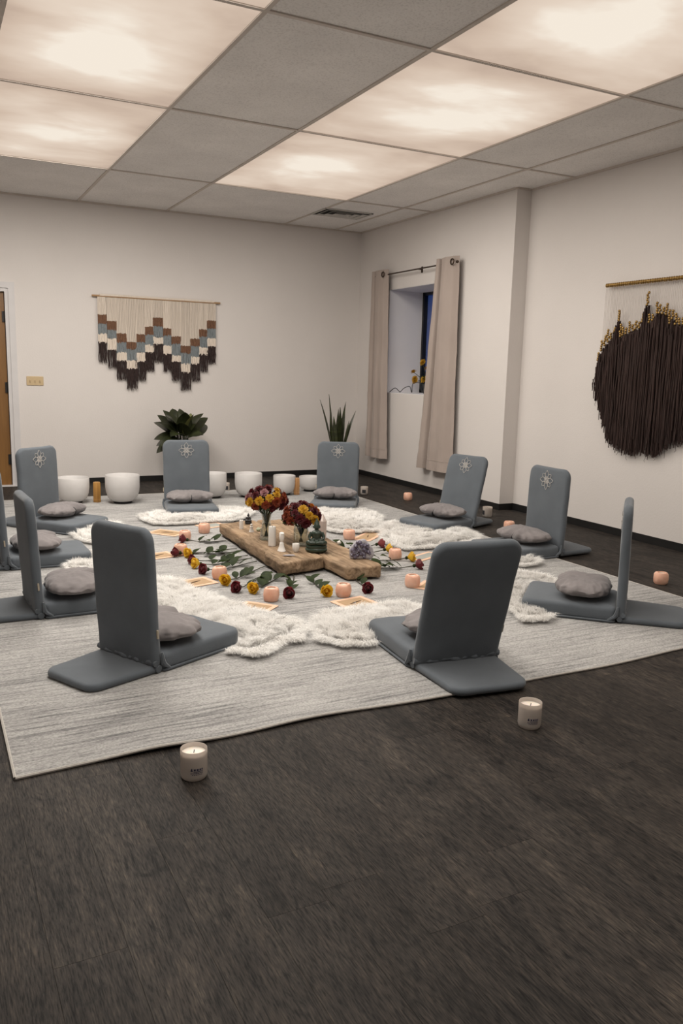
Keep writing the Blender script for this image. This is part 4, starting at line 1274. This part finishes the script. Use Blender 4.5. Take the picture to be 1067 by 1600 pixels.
# ================================================================ CURTAINS, ROD, WINDOW SILL THINGS
CXP = -.068
rod = thing('curtain_rod', 'thin dark bronze curtain rod above the window', 'curtain rod', (CXP, -1.37, 2.262))
MB().tube([(0, -.69, 0), (0, .86, 0)], .0075, 10).build('rod', M['bronze'], rod)
for sy in (-.695, .865): MB().sphere((0, sy, 0), (.016, .02, .016), 12, 8).build('finial', M['bronze'], rod)
for sy in (-.55, .02, .80):
    bb = MB().tube([(.062, sy, 0), (.0, sy, 0)], .005, 8); bb.box(.060, .067, sy-.012, sy+.012, -.03, .03); bb.build('bracket', M['bronze'], rod, False)
def curtain(label, ytop, ybot, ztop, zbot, folds, amp, seed, grom):
    t = thing('window_curtain', label, 'curtain', (CXP, (ytop[0]+ytop[1])/2, zbot), 0, 'pinkish beige grommet curtains')
    yc = (ytop[0]+ytop[1])/2
    n, m = 96, 60
    rg = random.Random(seed)
    vs, fs = [], []
    th = .003
    def prof(f):
        for (f0, x0), (f1, x1) in zip(folds, folds[1:]):
            if f0 <= f <= f1:
                q = (f-f0)/(f1-f0); q = q*q*(3-2*q)
                return x0+(x1-x0)*q
        return folds[-1][1]
    for side in (0, 1):
        for j in range(m+1):
            v_ = j/m
            e = v_**1.2
            ya, yb = ytop[0]+(ybot[0]-ytop[0])*e, ytop[1]+(ybot[1]-ytop[1])*e
            for i in range(n+1):
                u_ = i/n
                x = prof(u_)*(1+.25*v_)+.010*math.sin(u_*19+seed)*v_
                y = ya+(yb-ya)*u_+.006*math.sin(v_*5+u_*4)
                z = ztop+(zbot-ztop)*v_
                x += .005*noise.noise(Vector((u_*7, v_*9, seed)))
                x += (.005*noise.noise(Vector((u_*9, v_*34, seed+4)))+.003*noise.noise(Vector((u_*20, v_*70, seed))))*(.25+max(0, v_-.35))
                vs.append((x+(th if side else 0), y-yc, z-zbot))
    st = (n+1)*(m+1)
    for j in range(m):
        for i in range(n):
            a = j*(n+1)+i
            fs.append((a, a+1, a+n+2, a+n+1)); fs.append((st+a, st+a+n+1, st+a+n+2, st+a+1))
    rim = list(range(n+1))+[j*(n+1)+n for j in range(1, m+1)]+[m*(n+1)+i for i in range(n-1, -1, -1)]+[j*(n+1) for j in range(m-1, 0, -1)]
    for k in range(len(rim)):
        a, b = rim[k], rim[(k+1) % len(rim)]
        fs.append((a, st+a, st+b, b))
    MB().add(vs, fs).build('fabric_panel', M['curtain'], t)
    hm = MB()
    jj = int(m*.955)
    hm.tube([Vector(vs[jj*(n+1)+i])+Vector((-.001, 0, 0)) for i in range(0, n+1, 2)], .0022, 4)
    hm.build('hem_seam', M['curtain'], t)
    for gy in grom:
        g = MB()
        ring = [(.0, .026*math.cos(a), .026*math.sin(a)) for a in [k*2*math.pi/20 for k in range(21)]]
        g.tube(ring, .0062, 8, False)
        g.build('grommet', M['bronze'], t, True, (-.046, gy-yc, 2.262-zbot))
curtain('narrow beige curtain panel left of the window', (-.435, -.775), (-.385, -.860), 2.315, .262, [(0, .01), (.10, -.03), (.22, -.024), (.30, .045), (.38, -.034), (.62, -.042), (.86, -.034), (1, .0)], .042, 1.2, (-.735,))
curtain('wide beige curtain panel covering the right half of the window', (-1.735, -2.085), (-1.52, -2.135), 2.315, .255, [(0, .015), (.08, -.036), (.20, -.034), (.275, .048), (.35, -.034), (.58, -.046), (.84, -.034), (1, .008)], .042, 2.6, (-2.045,))

# cable on the sill
SILL = WZ0+.004
cb = MB()
pts = [(.03, -.72, .0), (.05, -.80, .030), (.06, -.87, .010), (.06, -.90, .004), (.07, -.96, .032), (.08, -1.06, .046), (.09, -1.09, .004), (.085, -1.11, .060), (.09, -1.16, .075), (.10, -1.26, .068),
       (.12, -1.24, .02), (.13, -1.30, .004), (.15, -1.36, .03), (.15, -1.40, .065), (.17, -1.44, .02), (.19, -1.50, .004)]
cv = []
for i in range(len(pts)-1):
    p0, p1, p2, p3 = [Vector(pts[max(0, min(len(pts)-1, i+k))]) for k in (-1, 0, 1, 2)]
    for q in range(6):
        s_ = q/6
        cv.append(.5*((2*p1)+(-p0+p2)*s_+(2*p0-5*p1+4*p2-p3)*s_*s_+(-p0+3*p1-3*p2+p3)*s_**3)+Vector((0, 0, .004)))
cv = [Vector((p.x, p.y*1.0, p.z*1.5)) for p in cv]
cb.tube(cv, .0042, 6)
cable = tag(cb.build('power_cable', M['cable'], None, True, (0, 0, SILL)), 'black cable looping along the window sill', 'cable')
# dried yellow flowers on the sill against the glass
t = thing('sill_bouquet', 'yellow flower bunch in a dark pot on the window sill', 'potted flowers', (.31, -1.06, SILL))
MB().lathe([(0, 0), (.045, 0), (.058, .10), (.062, .105), (.055, .105), (.05, .09), (0, .09)], 20).build('pot', M['pot'], t)
rg = random.Random(8)
for k in range(16):
    p = Vector((rg.uniform(-.10, .05), rg.uniform(-.10, .16), rg.uniform(.10, .36)))
    MB().tube([(0, 0, .08), p*.55+Vector((0, 0, .05)), p], .003, 5).build('stem', M['stem'], t)
    if k < 9:
        b = link('bloom', MUMS['yellow'][k % 2], t, p, (rg.uniform(-.6, .6), rg.uniform(-1.2, -.2), 0)); b.scale = (1.1,)*3
    else: link('leaf', LEAF_R, t, p*.8, (rg.uniform(-1, 1), rg.uniform(-1, 1), rg.uniform(0, 6)))
# lamp post outside in the dusk
t = thing('street_lamp', 'blue-lit lamp globe on a post outside the window', 'street lamp', (3.4, 3.1, -.4))
MB().lathe([(0, 0), (.12, 0), (.12, .1), (.05, .15), (.045, 1.75), (.07, 1.80), (0, 1.80)], 14).build('post', M['outside'], t)
MB().sphere((0, 0, 1.95), (.17, .17, .17), 18, 12).build('globe', M['globe'], t)

# ================================================================ PLANTS
def big_leaf(L, wd, mat, bend, name='leaf'):
    vs, fs = [], []
    n = 12
    ang = 0; x = z = 0
    for k in range(n+1):
        t_ = k/n
        ww = wd*.5*(math.sin(math.pi*min(1, t_**.75))**.8)+.002
        if t_ > .999: ww = .0008
        vs += [(x, -ww, z+.16*ww), (x, -ww*.5, z+.07*ww), (x, 0, z), (x, ww*.5, z+.07*ww), (x, ww, z+.16*ww)]
        x += L/n*math.cos(ang); z += L/n*math.sin(ang); ang -= bend/n
    for k in range(n):
        for j in range(4):
            a = k*5+j
            fs.append((a, a+5, a+6, a+1))
    return MB().add(vs, fs).mesh(name, mat)
def potted(name, label, x, y, rp, hp):
    t = thing(name, label, 'potted plant', (x, y, 0))
    MB().lathe([(0, 0), (rp*.75, 0), (rp*.78, .005), (rp, hp-.02), (rp*1.06, hp-.02), (rp*1.06, hp), (rp*.93, hp), (rp*.9, hp-.03), (0, hp-.03)], 28).build('pot', M['pot'], t)
    MB().lathe([(0, hp-.028), (rp*.89, hp-.028), (0, hp-.024)], 20).build('soil', M['soil'], t)
    return t
pl = potted('broad_leaf_plant', 'broad dark-leaved potted plant against the back wall behind a chair', -2.235, -.40, .13, .24)
BL = [big_leaf(.29, .17, M['plantleaf'], .75), big_leaf(.25, .15, M['plantleaf'], 1.35), big_leaf(.27, .13, M['plantleaf2'], .45)]
# az (deg in world, 0=+x right along the wall, 270 = toward room), elevation, length scale, mesh, start height
LV = []
rg = random.Random(17)
for k, (az, el, sc_, mi) in enumerate([(60, 78, 1.1, 0), (285, 72, 1.05, 2), (130, 74, 1.1, 0), (170, 62, 1.1, 0), (345, 55, 1.1, 0), (5, 32, 1.15, 0), (200, 52, 1.1, 0), (185, 30, 1.1, 1), (225, 60, 1.0, 0), (240, 35, 1.0, 1),
                                    (195, 8, 1.1, 1), (210, -8, 1.0, 1), (180, -22, 1.05, 1), (260, 55, .95, 0), (300, 40, .9, 1), (320, 66, 1.0, 0), (150, 45, 1.1, 0), (20, 60, 1.0, 0), (215, 20, 1.1, 1), (270, 80, 1.0, 0),
                                    (190, 72, 1.0, 0), (245, 10, .9, 1), (165, 18, 1.1, 1), (30, 74, .95, 2)]):
    a = R(az)
    base = Vector((.02*math.cos(a), .02*math.sin(a), .2))
    st_ = Vector((.06*math.cos(a)-.02, .05*math.sin(a), .44+.10*math.sin(R(el))+rg.uniform(-.03, .03)))
    MB().tube([base, base.lerp(st_, .5)+Vector((0, 0, .02)), st_], .005, 6).build('leaf_stalk', M['plantleaf'], pl)
    l = link('leaf', BL[mi], pl, st_, (R(50)*math.cos(a)+rg.uniform(-.35, .35), -R(el), a+rg.uniform(-.15, .15))); l.scale = (sc_*.92,)*3
sn = potted('snake_plant', 'tall snake plant with upright blades in the window corner', -.50, -.50, .13, .26)
def blade(h, wd, lean, az, tw, mat):
    vs, fs = [], []
    n = 14
    for k in range(n+1):
        t_ = k/n
        ww = wd*.60*(1 if t_ < .55 else max(.04, (1-(t_-.55)/.45)**.75))*(.7+.3*min(1, t_*3))
        a = az+tw*t_
        off = lean*h*t_**1.6
        c = Vector((off*math.cos(az), off*math.sin(az), .22+h*t_))
        dx = Vector((-math.sin(a), math.cos(a), 0))
        nn = Vector((math.cos(a), math.sin(a), 0))
        vs += [c-dx*ww+nn*ww*.35, c-nn*.003, c+dx*ww+nn*ww*.35, c+nn*.004]
    for k in range(n):
        for j in range(4):
            a = k*4+j; b = k*4+(j+1) % 4
            fs.append((a, b, b+4, a+4))
    fs.append((n*4, n*4+1, n*4+2, n*4+3))
    return MB().add(vs, fs)
for (h, wd, lean, az, tw, bx_, by_) in ((.68, .040, .24, 165, .6, -.05, 0), (.74, .045, .10, 170, .4, -.03, .02), (.60, .062, .02, 260, .5, .01, -.02), (.63, .050, .10, 10, .8, .03, .0), (.66, .036, .15, 20, .5, .03, .02),
                                      (.56, .045, .33, 5, .4, .05, 0), (.50, .055, .10, 200, .7, -.03, -.03), (.54, .055, .06, 300, .5, .02, -.03), (.45, .05, .16, 340, .6, .05, -.02), (.52, .050, .12, 190, .3, -.05, -.01), (.58, .04, .08, 40, .5, 0, .03)):
    blade(h, wd, lean, R(az), tw, M['snake']).build('blade', M['snake'], sn, True, (bx_, by_, 0))

# ================================================================ WALL HANGINGS
def strands(specs, rg, segs=3, taper=.7, jit=.0025, n=4):
    mb = MB()
    for (x, y, z1, z0, r) in specs:
        pts, rs = [], []
        for k in range(segs+1):
            f = k/segs
            pts.append((x+rg.uniform(-jit, jit)*(f > 0), y+rg.uniform(-jit, jit)*(f > 0), z1+(z0-z1)*f))
            rs.append(r*(1-(1-taper)*f*f))
        mb.tube(pts, rs, n)
    return mb
COLS = [[-3.009, -2.929, 1.724, 1.637, 1.537, 1.449, 1.247], [-2.919, -2.83, 1.664, 1.578, 1.49, 1.376, 1.192], [-2.827, -2.731, 1.545, 1.456, 1.354, 1.271, 1.071], [-2.728, -2.628, 1.462, 1.389, 1.274, 1.19, 0.976],
        [-2.632, -2.534, 1.543, 1.463, 1.36, 1.27, 1.068], [-2.534, -2.448, 1.624, 1.544, 1.441, 1.363, 1.168], [-2.451, -2.349, 1.722, 1.638, 1.522, 1.451, 1.262], [-2.342, -2.262, 1.617, 1.545, 1.441, 1.35, 1.172],
        [-2.255, -2.16, 1.536, 1.464, 1.339, 1.273, 1.075], [-2.157, -2.05, 1.442, 1.369, 1.256, 1.166, 0.976], [-2.05, -1.951, 1.522, 1.445, 1.332, 1.259, 1.071], [-1.954, -1.863, 1.621, 1.548, 1.435, 1.362, 1.174], [-1.867, -1.771, 1.718, 1.638, 1.532, 1.445, 1.257]]
TX0, TZ0 = -2.39, 1.907
h1 = thing('fringe_wall_hanging', 'zigzag yarn wall hanging in cream, brown, blue-grey and dark brown on the back wall', 'wall hanging', (TX0, -.028, TZ0))
MB().tube([(-.675, 0, 0), (.672, 0, 0)], .010, 10).build('dowel', M['dowel'], h1)
MB().tube([(-.60, .0, .008), (-.3, .0, .010), (.0, .0, .009), (.3, .0, .010), (.60, .0, .008)], .0125, 8).build('yarn_wrap', M['yarn_cream'], h1)
rg = random.Random(12)
for ci_, c in enumerate(COLS):
    x0, x1 = c[0]-TX0-.003, c[1]-TX0+.003
    ns = 12
    xs = [x0+(x1-x0)*(k+.5)/ns for k in range(ns)]
    zz = [v_-TZ0 for v_ in c[2:]]
    cord = strands([(x, rg.uniform(-.002, .002), .0, zz[0]+rg.uniform(-.004, .0), .0042) for x in xs], rg, 5, 1, .0012)
    co = cord.build('cord_column', M['yarn_cream'], h1)
    for nm, mat, a, b, rad in (('brown_band', 'yarn_brown', 0, 1, .0058), ('blue_band', 'yarn_blue', 1, 2, .0056), ('cream_band', 'yarn_cream', 2, 3, .0058)):
        strands([(x, rg.uniform(-.004, .002), zz[a]+rg.uniform(-.006, .006), zz[b]+rg.uniform(-.014, .006), rad) for x in xs], rg, 3, 1, .002).build(nm, M[mat], co)
    strands([(x+rg.uniform(-.004, .004), rg.uniform(-.007, .003), zz[3]+rg.uniform(-.004, .006), zz[4]+rg.uniform(-.012, .022), .0056) for x in xs+xs[::2]], rg, 4, .6, .005).build('fringe', M['yarn_dark'], co)

# dark round hanging on the right wall
YC = -4.39
h2 = thing('tassel_wall_hanging', 'large dark brown yarn hanging on a brass beaded rod, right wall', 'wall hanging', (XR2-.04, YC, 1.918))
MB().tube([(0, -.57, 0), (0, .57, 0)], .009, 10).build('rod', M['brass'], h2)
bm_ = MB()
nb = 54
for k in range(nb): bm_.sphere((0, -.565+1.13*k/(nb-1), 0), (.0165, .0098, .0165), 8, 6)
bm_.build('rod_beads', M['brass'], h2)
top_pts = [(-3.775, 1.28), (-3.803, 1.36), (-3.838, 1.445), (-3.911, 1.51), (-3.948, 1.525), (-3.958, 1.64), (-3.985, 1.65), (-4.0, 1.525), (-4.087, 1.554), (-4.147, 1.575), (-4.222, 1.595), (-4.232, 1.745), (-4.262, 1.750), (-4.275, 1.62), (-4.32, 1.64), (-4.344, 1.69), (-4.414, 1.678),
           (-4.45, 1.665), (-4.465, 1.60), (-4.491, 1.643), (-4.52, 1.60), (-4.60, 1.60), (-4.70, 1.55), (-4.73, 1.64), (-4.77, 1.53), (-4.88, 1.48), (-4.95, 1.38), (-5.0, 1.27)]
bot_pts = [(-3.775, 1.05), (-3.83, 1.02), (-3.86, .90), (-3.89, .87), (-3.93, .75), (-4.0, .70), (-4.089, .665), (-4.22, .645), (-4.30, .68), (-4.34, .655), (-4.43, .66), (-4.52, .72), (-4.60, .76), (-4.70, .79), (-4.78, .74), (-4.86, .82), (-4.92, .93), (-5.0, 1.05)]
def interp(P, y):
    for (a, za), (b, zb) in zip(P, P[1:]):
        if b <= y <= a: return za+(zb-za)*(a-y)/(a-b+1e-9)
    return P[0][1] if y > P[0][0] else P[-1][1]
rg = random.Random(31)
NB = 40
for k in range(NB):
    ya, yb = -3.785-1.205*k/NB, -3.785-1.205*(k+1)/NB
    sp = []
    for q in range(11):
        y = ya+(yb-ya)*(q+.5)/11
        zt, zb = interp(top_pts, y), interp(bot_pts, y)
        sp.append((rg.uniform(-.012, .018), y-YC, zt-1.918+rg.uniform(-.015, .003), zb-1.918+rg.uniform(-.015, .045), .0058))
    for q in range(5):
        y = rg.uniform(yb, ya)
        sp.append((rg.uniform(-.028, -.012), y-YC+rg.uniform(-.01, .01), interp(top_pts, y)-1.918-rg.uniform(.0, .12), interp(bot_pts, y)-1.918+rg.uniform(-.03, .12), .0048))
    if k % 3 == 0: sp.append((-.005, (ya+yb)/2-YC, interp(bot_pts, ya)-1.9, interp(bot_pts, ya)-1.918-rg.uniform(.03, .06), .0018))
    strands(sp, rg, 5, .55, .006).build('yarn_bundle', M['yarn_choc'], h2)
    y = (ya+yb)/2
    zt = interp(top_pts, y)-1.918
    if abs(y-YC) < .58:
        st_ = strands([(-.002, y-YC+.007, -.005, zt-.01, .0016), (-.002, y-YC-.007, -.005, zt-.01, .0016)], rg, 3, 1, .001)
        st_.build('string', M['string'], h2)
    bd_ = MB()
    nbd = rg.choice((3, 4, 5, 6))
    for q in range(nbd): bd_.sphere((-.012, y-YC+rg.uniform(-.008, .008), zt+.002+q*.017), (.0098, .0098, .0105), 8, 6)
    bd_.build('bead_cluster', M['brass'], h2)
